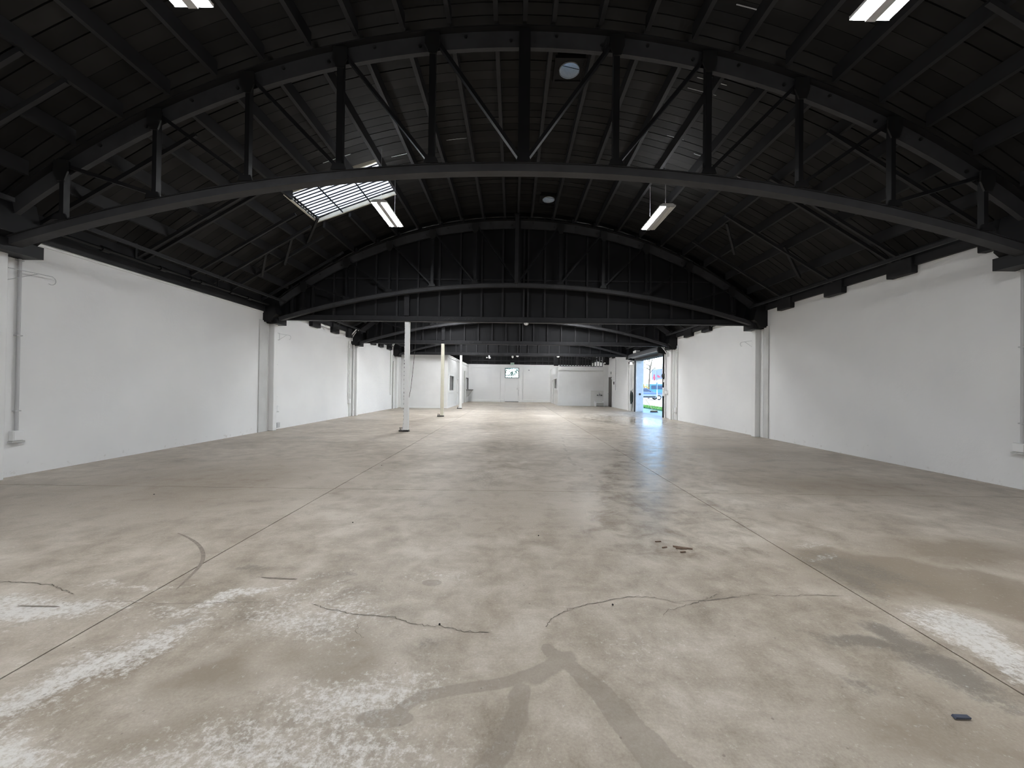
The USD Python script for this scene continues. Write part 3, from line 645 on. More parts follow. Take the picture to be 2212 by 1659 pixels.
for k, lab in ((2, 'second black bowstring truss, in front of the first boarded draft curtain with the hanging dome'), (3, 'third black bowstring truss, its curved chord just below the second tie beam'), (4, 'fourth black bowstring truss, before the white partition room'), (5, 'farthest black bowstring truss, above the slatted screen')):
    dup(tr0, 'roof_truss', (XC, TR[k], 3.45), lab, 'roof truss', 'bowstring roof trusses')

# draft curtains: straight tie beam, studs and boarding in line with trusses two to four
def make_curtain(yk, label):
    t = thing('draft_curtain', label, 'draft curtain', (XC, yk, 3.58), 'boarded draft curtains')
    part(t, 'tie_beam', MB().cbox(XL + .1, XR - .1, yk + .16, yk + .30, 3.62, 3.78, .008), 'black_wood')
    part(t, 'tie_flange', MB().box(XL + .1, XR - .1, yk + .15, yk + .32, 3.60, 3.619), 'black_joist')
    xp = np.linspace(XL + .1, XR - .1, 33)
    part(t, 'panel', MB().strip(xp, deck_z(xp) - .02, np.full(33, 3.785), yk + .285, yk + .305), 'black_panel')
    for k in range(-11, 11):
        x = .33 + .69 * k
        if XL + .3 < x < XR - .3:
            part(t, 'stud', MB().box(x - .03, x + .03, yk + .195, yk + .284, 3.781, float(deck_z(x)) - .05), 'black_joist')
    part(t, 'stud', MB().box(.47 - .03, .47 + .03, yk + .195, yk + .284, 3.781, float(deck_z(.47)) - .05), 'black_joist')
    part(t, 'post_stub', MB().box(-3.55, -3.39, yk + .12, yk + .194, 3.781, float(bot(-3.47)) - .1), 'black_wood')
    part(t, 'girt', MB().box(-6.2, 6.4, yk + .245, yk + .28, 4.98, 5.03), 'black_joist')
    for x in (-2.22, -2.09, -1.97, -1.56, -1.45, -1.33):
        part(t, 'bolt', MB().cyl((x, yk + .16, 3.70), (x, yk + .14, 3.70), .022, 8), 'bolt_black')
    return t
cu0 = make_curtain(TR[2], 'black boarded curtain with tie beam at the second truss, resting on the nearest post')
dup(cu0, 'draft_curtain', (XC, TR[3], 3.58), 'black boarded curtain with tie beam at the third truss, above the cream post', 'draft curtain', 'boarded draft curtains')
dup(cu0, 'draft_curtain', (XC, TR[4], 3.58), 'black boarded curtain with tie beam at the fourth truss, above the farthest post', 'draft curtain', 'boarded draft curtains')

# hanging square tube near the ridge
hp = thing('hanging_post', 'dark square tube hanging from the roof ridge in front of the second truss', 'post', (.08, 12.2, 4.72))
part(hp, 'tube', MB().cbox(.02, .14, 12.14, 12.26, 4.72, 6.86, .006), 'black_joist')
part(hp, 'cap_plate', MB().box(-.01, .17, 12.11, 12.29, 6.83, 6.868), 'black_steel')
part(hp, 'pin', MB().cyl((.08, 12.2, 4.74), (.08, 12.2, 4.62), .015, 8), 'dark_iron')

# posts ------------------------------------------------------------------------------------------
for i, (y, mat, lab) in enumerate(((12.90, 'white_paint', 'nearest white square timber post, chipped along its edge'), (19.45, 'cream_paint', 'cream coloured square post, second from the camera'), (26.35, 'white_paint', 'farthest white square post, beside the partition room'))):
    x = -3.47
    p = thing('timber_post', lab, 'post', (x, y, 0), 'posts under the tie beams')
    zt = 3.60
    part(p, 'shaft', MB().cbox(x - .075, x + .075, y - .075, y + .075, .02, zt, .008), mat)
    part(p, 'base_plate', MB().box(x - .10, x + .10, y - .10, y + .10, .004, .02), 'dark_iron')
    part(p, 'base_collar', MB().cbox(x - .082, x + .082, y - .082, y + .082, .02, .06, .004), 'dark_iron')
    if i != 1:
        part(p, 'kick_brace', MB().hexa([(x - .13, y - .04, .02), (x - .076, y - .04, .02), (x - .076, y + .04, .02), (x - .13, y + .04, .02), (x - .085, y - .04, .42), (x - .076, y - .04, .42), (x - .076, y + .04, .42), (x - .085, y + .04, .42)]), mat)
    an = part(p, 'anchor_foot', MB().cbox(x - .235, x - .08, y - .06, y + .06, .004, .05, .01), 'dark_iron')
    for xx in (-.19, -.13):
        part(an, 'anchor_bolt', MB().cyl((x + xx, y, .05), (x + xx - .01, y, .14), .014, 8), 'dark_iron')
    if i == 0:
        ch = MB(); rr = np.random.default_rng(3); z = .25
        while z < 3.45:
            h = .015 + .05 * rr.random() * (1.0 if z < 2.4 else .4); w = .006 + .010 * rr.random()
            ch.box(x - .0765, x - .0765 + w, y - .0765, y - .070, z, z + h); z += h + .03 + .10 * rr.random()
        part(p, 'paint_chips', ch, 'dark_iron', kind='stuff', label='chips in the paint down to dark wood')
    if i == 1:
        part(p, 'corner_plate', MB().box(x + .074, x + .085, y - .08, y - .02, .3, .62), 'cream_paint')
# loose rope hanging beside the nearest post
single('hanging_rope', MB().tube([(-3.19, 12.90, 3.597), (-3.21, 12.92, 2.9), (-3.28, 12.92, 2.0), (-3.35, 12.92, 1.35), (-3.39, 12.90, 1.12)], .007, 6), 'dark_iron', 'thin dark rope hanging from the tie beam to the nearest white post', 'rope', smooth=True)

# lamps ------------------------------------------------------------------------------------------
def lamp(x, y, z, label, dead=False, lens='lamp_lens'):
    t = thing('strip_light', label, 'ceiling light', (x, y, z), 'twin strip lights hung from the roof')
    L, W = .64, .175
    prof = [(-W, 0), (-W, .025), (-.11, .065), (.11, .065), (W, .025), (W, 0), (W - .006, 0), (W - .006, .004), (-W + .006, .004), (-W + .006, 0)]
    part(t, 'housing', MB().extrude([(x + a, z + b) for a, b in prof], y - L, y + L), 'white_metal')
    part(t, 'end_cap', MB().box(x - W, x + W, y - L - .006, y - L, z - .004, z + .03), 'white_metal'); part(t, 'end_cap', MB().box(x - W, x + W, y + L, y + L + .006, z - .004, z + .03), 'white_metal')
    part(t, 'centre_channel', MB().cbox(x - .045, x + .045, y - L + .002, y + L - .002, z - .024, z + .003, .002), 'conduit_grey')
    for s, m in ((-1, lens), (1, 'dead_lens' if dead else lens)):
        pr = [(x + s * .105 + .055 * math.cos(a), z + .002 - .020 * math.sin(a)) for a in np.linspace(0, math.pi, 9)]
        part(t, 'lens', MB().extrude(pr[::-1], y - L + .01, y + L - .01), m, label='unlit lens' if m == 'dead_lens' else None)
        part(t, 'added_uplight', MB().box(x + s * .08 - .012, x + s * .08 + .012, y - L + .1, y + L - .1, z + .0655, z + .0665), 'added_uplight_glow')  # added emitter, throws light up at the ceiling
    for s in (-1, 1):
        zz = float(deck_z(x)) - .02
        part(t, 'hanger_wire', MB().cyl((x, y + s * .5, z + .063), (x, y + s * .5, zz), .004, 6), 'conduit_grey')
    return t
lamp(-2.91, 2.87, 4.89, 'lit twin strip light at the top edge of the picture, left of the middle')
lamp(3.10, 2.80, 4.77, 'lit twin strip light at the top edge of the picture, right of the middle')
lamp(-2.94, 9.11, 5.46, 'lit twin strip light hanging just beside the skylight')
lamp(3.37, 9.27, 5.52, 'strip light with one lit and one dead lens, hanging right of the ridge', dead=True)
for nm, y in (('behind the camera', -4.2), ('just beyond the second truss', 14.6), ('before the third truss', 17.6), ('just beyond the third truss', 21.2), ('before the fourth truss', 24.0), ('beyond the fourth truss', 29.6), ('near the end wall', 36.2)):  # unseen lamps; the doubled pairs are added to brighten the far bays
    for s in (-1, 1):
        lamp(s * 3.0, y, 5.46, 'unseen twin strip light %s, on the %s of the ridge' % (nm, 'left' if s < 0 else 'right'), lens='lamp_lens_boosted' if 20 < y < 27 else 'lamp_lens')
lamp(-6.1, 31.5, 3.30, 'unseen twin strip light added to brighten the far left room')  # unseen lamp added so the room window is not dark
lamp(5.9, 36.2, 2.95, 'unseen twin strip light added to brighten the far right room')  # added likewise, out of sight behind the partition

# ceiling and beam fittings ----------------------------------------------------------------------
def dome_thing(x, y, z, r, label):
    t = thing('dome_sensor', label, 'ceiling sensor', (x, y, z), 'white domes under the tie beams')
    part(t, 'base_ring', MB().lathe([(.001, 0), (r, 0), (r, -.02), (.001, -.02)][::-1], (x, y, z), 20), 'white_metal', 40)
    part(t, 'dome', MB().lathe([(r * math.cos(a), -.02 - r * .75 * math.sin(a)) for a in np.linspace(0, 1.55, 8)][::-1], (x, y, z), 20), 'white_metal', 40)
dome_thing(.42, 12.86, 3.60, .075, 'white dome hanging under the middle of the nearest tie beam')
dome_thing(.30, 26.32, 3.60, .09, 'white dome under the middle of the farthest tie beam')
dome_thing(3.02, 26.32, 3.60, .10, 'white dome under the farthest tie beam, beside the slatted screen')
t = thing('emergency_light', 'white twin-head emergency light under the farthest tie beam, left of the middle', 'emergency light', (-1.6, 26.3, 3.42))
part(t, 'body', MB().cbox(-1.64, -1.54, 26.25, 26.37, 3.48, 3.60, .01), 'white_metal')
part(t, 'head', MB().lathe([(.085 * math.sin(a), .07 * math.cos(a)) for a in np.linspace(.05, 3.1, 9)], (-1.56, 26.28, 3.44), 14), 'white_metal', 40)
part(t, 'head', MB().lathe([(.055 * math.sin(a), .045 * math.cos(a)) for a in np.linspace(.05, 3.1, 9)], (-1.74, 26.28, 3.45), 14), 'white_metal', 40)
t = thing('globe_lamp', 'small white globe hanging before the end wall, above the exit sign', 'lamp', (-.02, 33.0, 3.9))
part(t, 'globe', MB().lathe([(.09 * math.sin(a), .13 * math.cos(a)) for a in np.linspace(.05, 3.1, 10)], (-.02, 33.0, 4.05), 16), 'white_metal', 40)
part(t, 'stem', MB().cyl((-.02, 33.0, 4.17), (-.02, 33.0, 4.72), .012, 8), 'black_steel')
t = thing('exit_sign', 'pale green exit sign above the end wall window', 'exit sign', (-.045, YE - .12, 3.70))
part(t, 'box', MB().cbox(-.235, .145, YE - .20, YE - .135, 3.70, 3.95, .01), 'white_metal')
part(t, 'face', MB().box(-.22, .13, YE - .206, YE - .20, 3.715, 3.935), 'exit_face')
tm = meshkit.text_mesh('EXIT', .12, .004, bold=True); v = np.array(tm.vertices); v = np.stack([v[:, 0] - v[:, 0].mean() - .045, YE - .2062 - v[:, 2], 3.765 + v[:, 1]], 1)
part(t, 'lettering', MB().add(v, np.array(tm.faces)), 'exit_green')

# conduits, boxes, brackets ----------------------------------------------------------------------
def conduit(x, y, z0, z1, r, label, boxz=None, mat='conduit_grey', side=-1, strap=True):
    t = thing('conduit', label, 'conduit', (x, y, z0), 'painted conduits on the side walls')
    c = x - side * (r + .012)
    part(t, 'pipe', MB().cyl((c, y, z0), (c, y, z1), r, 10), mat, 40)
    if strap:
        for z in np.linspace(z0 + .3, z1 - .3, 3):
            part(t, 'strap', MB().box(min(x, c - side * (r + .003)), max(x, c - side * (r + .003)), y - r - .015, y + r + .015, z, z + .02), mat)
    return t
def box_on_wall(x, y, z, w, h, d, label, side=-1, mat='white_metal', name='junction_box', cat='junction box', group='boxes on the side walls'):
    t = thing(name, label, cat, (x, y, z), group)
    a, b = (x, x + d) if side < 0 else (x - d, x)
    part(t, 'body', MB().cbox(a, b, y - w / 2, y + w / 2, z, z + h, .006), mat)
    a, b = (x + d, x + d + .006) if side < 0 else (x - d - .006, x - d)
    part(t, 'cover', MB().cbox(a, b, y - w * .4, y + w * .4, z + h * .08, z + h * .92, .002), mat)
    if z > .2:
        part(t, 'lip', MB().cbox(min(a, x), max(b, x), y - w * .6, y + w * .6, z - .03, z - .004, .003), 'grey_paint')
    return t
conduit(XL, 6.20, .72, 3.70, .022, 'grey conduit running down the left wall at the picture edge')
box_on_wall(XL, 6.20, .56, .14, .16, .07, 'outlet box at the foot of the conduit, left picture edge')
conduit(XR, 6.12, .72, 3.70, .022, 'grey conduit on the right wall at the picture edge', side=1)
box_on_wall(XR, 6.14, .58, .16, .14, .07, 'white outlet box on the right wall at the picture edge', side=1)
conduit(XL, 13.0, .78, 3.5, .02, 'conduit just past the first full pilaster on the left wall')
box_on_wall(XL, 13.05, .60, .11, .18, .07, 'white switch box above the floor past the first left pilaster')
box_on_wall(XL, 13.08, .06, .16, .16, .09, 'dark open outlet box near the floor past the first left pilaster', mat='conduit_grey')
conduit(XL, 18.72, .82, 3.6, .025, 'white conduit before the second left pilaster', mat='white_paint')
box_on_wall(XL, 18.82, .64, .14, .2, .09, 'white box at the foot of the conduit before the second left pilaster')
conduit(XL + .04, 19.15, .0, 3.5, .04, 'thick white pipe between the pilaster strips, second left pilaster', mat='white_paint')
conduit(XL, 25.2, .9, 3.9, .03, 'white conduit on the brick bay before the third left pilaster', mat='white_paint')
conduit(XL + .04, 25.65, .0, 3.1, .05, 'thick white pipe to the floor before the third left pilaster', mat='white_paint')
conduit(XR, 18.95, .62, 3.6, .025, 'tall conduit on the right wall before the roller door', side=1, mat='white_paint')
box_on_wall(XR, 19.05, .38, .16, .22, .09, 'white box at the foot of the tall conduit before the roller door', side=1)
conduit(XR, 19.30, .0, 3.55, .05, 'thick white downpipe beside the tall conduit, before the roller door', side=1, mat='white_paint')
conduit(XR, 20.38, .0, 3.5, .035, 'white pipe right against the near jamb of the roller door', side=1, mat='white_paint')
conduit(XR, 26.9, .0, 3.3, .05, 'white pipe past the far jamb of the roller door', side=1, mat='white_paint')
conduit(XR, 30.3, 1.35, 3.9, .018, 'thin conduit on the brick bay beside the dark side door', side=1)
# stub conduits sticking out at the truss bearings
def stubs(x, y, z, s, label):
    t = thing('conduit_stub', label, 'conduit', (x, y, z), 'white conduit stubs at the truss bearings')
    for o in (0, .22):
        part(t, 'pipe', MB().tube([(x, y + o, z - .15), (x, y + o, z), (x - s * .10, y + o + .02, z + .18), (x - s * .30, y + o + .05, z + .42)], .028, 8), 'white_paint', 40)
stubs(XL + .05, 18.80, 3.78, -1, 'pair of bent white conduit stubs at the second left pilaster')
stubs(XL + .05, 25.32, 4.06, -1, 'pair of bent white conduit stubs at the third left pilaster')
stubs(XR - .05, 19.98, 3.3, 1, 'pair of bent white conduit stubs above the near roller door jamb')
t = thing('conduit_stub', 'two short pale stub pipes beside the nearest truss shoe on the right', 'conduit', (7.5, 6.1, 3.75), 'white conduit stubs at the truss bearings')
part(t, 'pipe', MB().cyl((7.40, 6.05, 3.86), (7.46, 6.05, 3.80), .012, 8), 'curb_cream'); part(t, 'pipe', MB().cyl((7.53, 6.05, 3.87), (7.57, 6.05, 3.79), .014, 8), 'curb_cream')
def bracket(x, y, z, side, label):
    t = thing('scroll_bracket', label, 'bracket', (x, y, z), 'thin wire brackets on the side walls')
    c = x - side * .085
    for zz in (z + .01, z - .21):
        part(t, 'stand_off', MB().cyl((x, y, zz), (c, y, zz), .007, 6), 'conduit_grey')
    part(t, 'arm', MB().cyl((c, y - .02, z), (c, y + .62, z + .02), .007, 6), 'conduit_grey')
    part(t, 'brace', MB().cyl((c, y, z - .20), (c, y + .42, z + .01), .006, 6), 'conduit_grey')
    part(t, 'back_bar', MB().cyl((c, y, z + .02), (c, y, z - .22), .008, 6), 'conduit_grey')
    part(t, 'hook', MB().tube([(c, y + .60 + .07 * math.sin(a), z - .05 + .07 * math.cos(a)) for a in np.linspace(0, 3.6, 9)], .006, 6), 'conduit_grey')
bracket(XL, 5.98, 3.24, -1, 'thin wire bracket on the left wall at the picture edge')
bracket(XL, 13.05, 3.18, -1, 'thin wire bracket high up past the first full left pilaster')
bracket(XR, 12.95, 3.12, 1, 'thin wire bracket high up past the right pilaster')
# sprinkler pipe along the left eave
t = thing('eave_pipe', 'black pipe with couplings running along the top of the left wall', 'pipe', (-7.6, 9.2, 3.95))
part(t, 'pipe', MB().cyl((-7.62, 6.4, 3.97), (-7.62, 12.2, 3.97), .03, 10), 'black_steel', 40)
for y in (7.3, 8.5, 9.3, 9.6, 10.6, 11.3):
    part(t, 'coupling', MB().cyl((-7.62, y - .07, 3.97), (-7.62, y + .07, 3.97), .052, 10), 'black_steel', 40)
for y in (7.9, 10.1, 11.8):
    part(t, 'hanger', MB().box(-7.63, -7.61, y - .02, y + .02, 3.99, 4.3), 'black_steel')

# roller door and its opening --------------------------------------------------------------------
d3 = struct('door_3', 'open roller door: grey hood and rolled curtain above the daylight opening', 'door')
part(d3, 'hood', MB().extrude([(7.47, 3.46), (7.47, 3.62), (7.55, 3.70), (7.94, 3.70), (7.94, 3.46)], 20.4, 25.5), 'hood_grey')
part(d3, 'hood_lip', MB().box(7.46, 7.50, 20.4, 25.5, 3.43, 3.47), 'grey_metal')
part(d3, 'end_bracket', MB().extrude([(7.50, 3.35), (7.50, 3.72), (7.94, 3.72), (7.94, 3.30)], 20.34, 20.4), 'black_steel'); part(d3, 'end_bracket', MB().extrude([(7.50, 3.35), (7.50, 3.72), (7.94, 3.72), (7.94, 3.30)], 25.5, 25.56), 'black_steel')
part(d3, 'curtain_roll', MB().cyl((7.74, 20.45, 3.53), (7.74, 25.45, 3.53), .11, 16), 'hood_grey', 40)
for k in range(3):
    part(d3, 'curtain_slat', MB().cbox(7.86, 7.89, 20.72, 25.45, 3.29 + k * .075, 3.36 + k * .075, .008), 'hood_grey')
part(d3, 'guide_rail', MB().cbox(7.885, 7.945, 20.66, 20.73, 0, 3.4, .006), 'black_steel'); part(d3, 'guide_rail', MB().cbox(7.885, 7.945, 25.45, 25.52, 0, 3.4, .006), 'black_steel')
part(d3, 'motor_box', MB().cbox(7.50, 7.75, 24.0, 24.6, 3.70, 3.84, .01), 'white_metal')
t = thing('flood_lamp', 'small lit flood lamp at the far end of the roller door hood', 'lamp', (7.7, 25.75, 3.05))
part(t, 'body', MB().cbox(7.60, 7.80, 25.66, 25.84, 3.10, 3.26, .02), 'black_steel')
part(t, 'lens', MB().cbox(7.62, 7.78, 25.62, 25.657, 3.06, 3.22, .005), 'flood_lens')
part(t, 'arm', MB().box(7.80, 7.95, 25.72, 25.78, 3.15, 3.2), 'black_steel')
t = thing('door_control', 'dark round bell on the near jamb of the roller door', 'bell', (7.86, 20.5, 1.9))
part(t, 'gong', MB().tube([(7.95, 20.6, 2.18), (7.84, 20.6, 2.18), (7.80, 20.6, 2.18)], [.13, .12, .05], 14), 'dark_iron', 40)
part(t, 'back_box', MB().cbox(7.89, 7.95, 20.52, 20.64, 1.85, 2.0, .006), 'white_metal')
box_on_wall(XR, 20.55, 1.15, .16, .42, .10, 'white control box on the near jamb of the roller door', side=1, name='control_box', cat='control box')
box_on_wall(XR, 20.2, 1.25, .12, .16, .10, 'small white switch on the near jamb of the roller door', side=1, name='control_box', cat='control box')
t = thing('garden_hose', 'dark hose hung in loops on the far jamb of the roller door', 'hose', (7.88, 25.8, .03))
for k in range(4):
    ph = np.linspace(0, 2 * np.pi, 21)
    part(t, 'loop', MB().tube([(7.86 - .03 * k, 25.80 + (.10 + .02 * k) * math.sin(a), .92 + (.30 + .04 * k) * math.cos(a)) for a in ph], .022, 6), 'hose_dark', 40)
part(t, 'tail', MB().tube([(7.84, 25.78, .6), (7.83, 25.75, .3), (7.82, 25.77, .03)], .022, 6), 'hose_dark', 40)
part(t, 'hook', MB().cyl((7.95, 25.8, 1.26), (7.72, 25.8, 1.28), .012, 6), 'grey_metal')
part(t, 'tap', MB().cyl((7.95, 25.85, 1.42), (7.80, 25.88, 1.38), .018, 6), 'galvanised')

# far left room ----------------------------------------------------------------------------------
LX, LY, LH = -4.43, 26.75, 3.63
lr = struct('wall_left_room', 'white partition walls of the flat-topped room at the far left', 'wall')
part(lr, 'front_panel', MB().box(-7.52, LX, LY, LY + .12, 0, LH), 'white_paint')
part(lr, 'corner_post', MB().tube([(-7.52, LY + .10, 0), (-7.52, LY + .10, LH)], .10, 14), 'white_paint', 40)
part(lr, 'corner_trim', MB().cbox(LX - .06, LX + .015, LY - .015, LY + .06, 0, LH, .004), 'white_trim')
W2 = (27.5, 29.6, 1.19, 2.26); DO = (31.0, 31.95, 0, 2.1); OP = (35.6, 37.0, 0, 2.95); CW = (37.45, 39.2, 1.22, 2.33)
ys = [LY + .12, W2[0], W2[1], DO[0], DO[1], OP[0], OP[1], CW[0], CW[1], YE]
for i, (a, b) in enumerate(zip(ys[:-1], ys[1:])):
    if i % 2 == 0:
        part(lr, 'side_panel', MB().box(LX - .12, LX, a, b, 0, LH), 'white_paint')
    else:
        o = (W2, DO, OP, CW)[i // 2]
        part(lr, 'side_panel', MB().box(LX - .12, LX, a, b, o[3], LH), 'white_paint')
        if o[2] > 0:
            part(lr, 'side_panel', MB().box(LX - .12, LX, a, b, 0, o[2]), 'white_paint')
part(lr, 'cap_rail', MB().cbox(LX - .14, LX + .03, LY - .01, YE, LH, LH + .05, .008), 'white_trim'); part(lr, 'cap_rail', MB().cbox(-7.6, LX - .14, LY - .02, LY + .14, LH, LH + .05, .008), 'white_trim')
part(lr, 'side_moulding', MB().box(LX, LX + .02, LY + .12, YE, LH - .16, LH - .13), 'grey_paint')
part(lr, 'skirting', MB().cbox(-7.45, LX, LY - .02, LY, 0, .12, .004), 'white_trim')
part(lr, 'skirting', MB().cbox(LX, LX + .02, LY + .1, DO[0] - .1, 0, .12, .004), 'white_trim')
w2 = struct('window_2', 'interior window in the side of the far left white room', 'window')
for a, b, c, d in ((W2[0] - .1, W2[1] + .1, W2[2] - .12, W2[2] + .015), (W2[0] - .1, W2[1] + .1, W2[3] - .015, W2[3] + .1), (W2[0] - .1, W2[0] + .015, W2[2] + .015, W2[3] - .015), (W2[1] - .015, W2[1] + .1, W2[2] + .015, W2[3] - .015)):
    part(w2, 'frame', MB().cbox(LX - .135, LX + .03, a, b, c, d, .006), 'white_trim')
part(w2, 'pane', MB().box(LX - .08, LX - .072, W2[0], W2[1], W2[2], W2[3]), 'window_glass')
part(w2, 'stop_bead', MB().box(LX - .07, LX - .05, W2[1] - .045, W2[1] - .016, W2[2] + .016, W2[3] - .016), 'dark_iron'); part(w2, 'stop_bead', MB().box(LX - .07, LX - .05, W2[0] + .02, W2[1] - .05, W2[3] - .03, W2[3] - .016), 'dark_iron')
d4 = struct('door_4', 'white room door standing ajar beside the interior window, far left room', 'door')
part(d4, 'frame', MB().box(LX - .135, LX + .03, DO[0] - .09, DO[0] + .015, 0, 2.19), 'white_trim'); part(d4, 'frame', MB().box(LX - .135, LX + .03, DO[1] - .015, DO[1] + .09, 0, 2.19), 'white_trim'); part(d4, 'frame', MB().box(LX - .135, LX + .03, DO[0] + .015, DO[1] - .015, 2.085, 2.19), 'white_trim')
part(d4, 'leaf', MB().cbox(LX - .10, LX - .06, DO[0] + .016, DO[1] - .016, .01, 2.09, .004), 'white_metal')
part(d4, 'handle', MB().cyl((LX - .06, DO[1] - .08, 1.0), (LX + .0, DO[1] - .08, 1.0), .025, 10), 'galvanised')
d5 = struct('door_5', 'tall doorway in the side of the far left room, its dim recess painted grey', 'door')
part(d5, 'leaf', MB().cbox(LX - .10, LX - .06, OP[0] + .016, OP[1] - .016, .01, 2.94, .004), 'room_dim')  # grey sheet, the dimness of the open doorway painted on
part(d5, 'frame', MB().box(LX - .135, LX + .02, OP[0] - .08, OP[0] + .015, 0, 3.03), 'white_trim'); part(d5, 'frame', MB().box(LX - .135, LX + .02, OP[1] - .015, OP[1] + .08, 0, 3.03), 'white_trim')
w5 = struct('window_5', 'service hatch with dark reveal and counter at the far end of the left room', 'window')
for a, b, c, d in ((CW[0] - .02, CW[1] + .02, CW[3] - .05, CW[3] + .02), (CW[0] - .02, CW[0] + .05, CW[2], CW[3] - .05), (CW[1] - .05, CW[1] + .02, CW[2], CW[3] - .05)):
    part(w5, 'frame', MB().box(LX - .12, LX + .02, a, b, c, d), 'dark_iron')
part(w5, 'shutter', MB().box(LX - .10, LX - .08, CW[0] + .05, CW[1] - .05, CW[2], CW[3] - .05), 'white_metal')
t = thing('serving_counter', 'small white counter on a triangular bracket under the service hatch', 'counter', (LX + .25, 38.3, .7))
part(t, 'top', MB().cbox(LX, LX + .52, 37.4, 39.2, 1.16, 1.21, .008), 'dark_iron')
for y in (37.55, 39.05):
    part(t, 'bracket', MB().extrude([(LX, 1.155), (LX, .55), (LX + .08, .55), (LX + .50, 1.155)], y - .02, y + .02), 'grey_paint')
part(t, 'apron', MB().box(LX + .001, LX + .03, 37.6, 39.0, .55, 1.155), 'grey_paint')

# far right room ---------------------------------------------------------------------------------
RX, RY, RH = 3.78, 32.7, 3.28
rr_ = struct('wall_right_room', 'white partition walls of the small room at the far right', 'wall')
part(rr_, 'front_panel', MB().box(RX, 7.55, RY, RY + .12, 0, RH), 'white_paint')
part(rr_, 'fascia_board', MB().cbox(RX + .02, 7.5, RY - .05, RY, 2.95, RH, .008), 'white_paint')
part(rr_, 'fascia_rail', MB().cbox(RX + .02, 7.5, RY - .07, RY, 2.91, 2.95, .005), 'grey_paint')
W3 = (33.3, 35.6, 1.42, 2.28); D6 = (36.3, 37.4, 0, 2.2)
ys = [RY + .12, W3[0], W3[1], D6[0], D6[1], YE]
for i, (a, b) in enumerate(zip(ys[:-1], ys[1:])):
    if i % 2 == 0:
        part(rr_, 'side_panel', MB().box(RX, RX + .12, a, b, 0, RH), 'white_paint')
    else:
        o = (W3, D6)[i // 2]
        part(rr_, 'side_panel', MB().box(RX, RX + .12, a, b, o[3], RH), 'white_paint')
        if o[2] > 0:
            part(rr_, 'side_panel', MB().box(RX, RX + .12, a, b, 0, o[2]), 'white_paint')
part(rr_, 'corner_trim', MB().cbox(RX - .012, RX + .05, RY - .012, RY + .05, 0, RH, .004), 'white_trim')
part(rr_, 'splash_panel', MB().cbox(6.5, 7.55, RY - .03, RY, 0, 1.28, .004), 'splash_grey')
part(rr_, 'skirting', MB().cbox(RX, 6.48, RY - .02, RY, 0, .12, .004), 'white_trim')
part(rr_, 'return_panel', MB().box(7.55, XR, RY - .03, RY + .12, 0, 3.6), 'white_paint')
w3 = struct('window_3', 'interior window in the side of the far right white room', 'window')
for a, b, c, d in ((W3[0] - .1, W3[1] + .1, W3[2] - .12, W3[2] + .015), (W3[0] - .1, W3[1] + .1, W3[3] - .015, W3[3] + .09), (W3[0] - .1, W3[0] + .015, W3[2] + .015, W3[3] - .015), (W3[1] - .015, W3[1] + .1, W3[2] + .015, W3[3] - .015)):
    part(w3, 'frame', MB().cbox(RX - .03, RX + .135, a, b, c, d, .006), 'white_trim')
part(w3, 'pane', MB().box(RX + .07, RX + .078, W3[0], W3[1], W3[2], W3[3]), 'window_glass')
part(w3, 'stop_bead', MB().box(RX + .04, RX + .06, W3[1] - .055, W3[1] - .016, W3[2] + .016, W3[3] - .016), 'dark_iron')
d6 = struct('door_6', 'white door in the side of the far right room', 'door')
part(d6, 'leaf', MB().cbox(RX + .05, RX + .09, D6[0] + .016, D6[1] - .016, .01, 2.19, .004), 'white_metal')
part(d6, 'frame', MB().box(RX - .03, RX + .135, D6[0] - .09, D6[0] + .015, 0, 2.28), 'grey_paint'); part(d6, 'frame', MB().box(RX - .03, RX + .135, D6[1] - .015, D6[1] + .09, 0, 2.28), 'white_trim'); part(d6, 'frame', MB().box(RX - .03, RX + .135, D6[0] + .015, D6[1] - .015, 2.185, 2.28), 'white_trim')
part(d6, 'handle', MB().cyl((RX + .05, D6[0] + .1, 1.05), (RX - .02, D6[0] + .1, 1.05), .03, 10), 'galvanised')
t = thing('slat_screen', 'dark vertical slat screen standing on top of the far right room', 'screen', (5.6, RY + .06, RH))
part(t, 'bottom_rail', MB().box(RX + .1, 7.5, RY + .03, RY + .09, RH, RH + .05), 'black_wood')
part(t, 'top_rail', MB().box(RX + .1, 7.5, RY + .03, RY + .09, 4.2, 4.28), 'black_wood')
part(t, 'middle_rail', MB().box(RX + .1, 7.5, RY + .06, RY + .10, 3.82, 3.87), 'black_wood')
for k in range(16):
    x = RX + .18 + k * .232
    part(t, 'slat', MB().box(x - .035, x + .035, RY + .0, RY + .03, RH + .0, 4.3), 'grey_metal' if k > 12 else 'black_joist')  # last slats paler: light falling on them is put into their colour
part(t, 'end_post', MB().box(3.43, 3.78, RY + .0, RY + .25, 3.32, 4.9), 'black_wood')
t = thing('service_sink', 'low white trough sink on the floor in front of the grey splash panel', 'sink', (7.15, RY - .3, 0))
part(t, 'basin', MB().extrude_x([(RY - .52, .10), (RY - .52, .34), (RY - .48, .34), (RY - .46, .16), (RY - .09, .16), (RY - .07, .34), (RY - .03, .34), (RY - .03, .10)], 6.84, 7.52), 'white_metal')
for x in (6.82, 7.50):
    part(t, 'end_panel', MB().cbox(x - .04, x + .05, RY - .53, RY - .035, 0, .40, .01), 'white_metal')
part(t, 'apron', MB().box(6.87, 7.46, RY - .53, RY - .50, .04, .3), 'room_dim')
t = thing('wall_faucet', 'wall-mounted faucet with two handles above the trough sink', 'faucet', (7.2, RY - .05, .8))
part(t, 'body', MB().cyl((7.0, RY - .09, .90), (7.4, RY - .09, .90), .022, 8), 'grey_metal', 40)
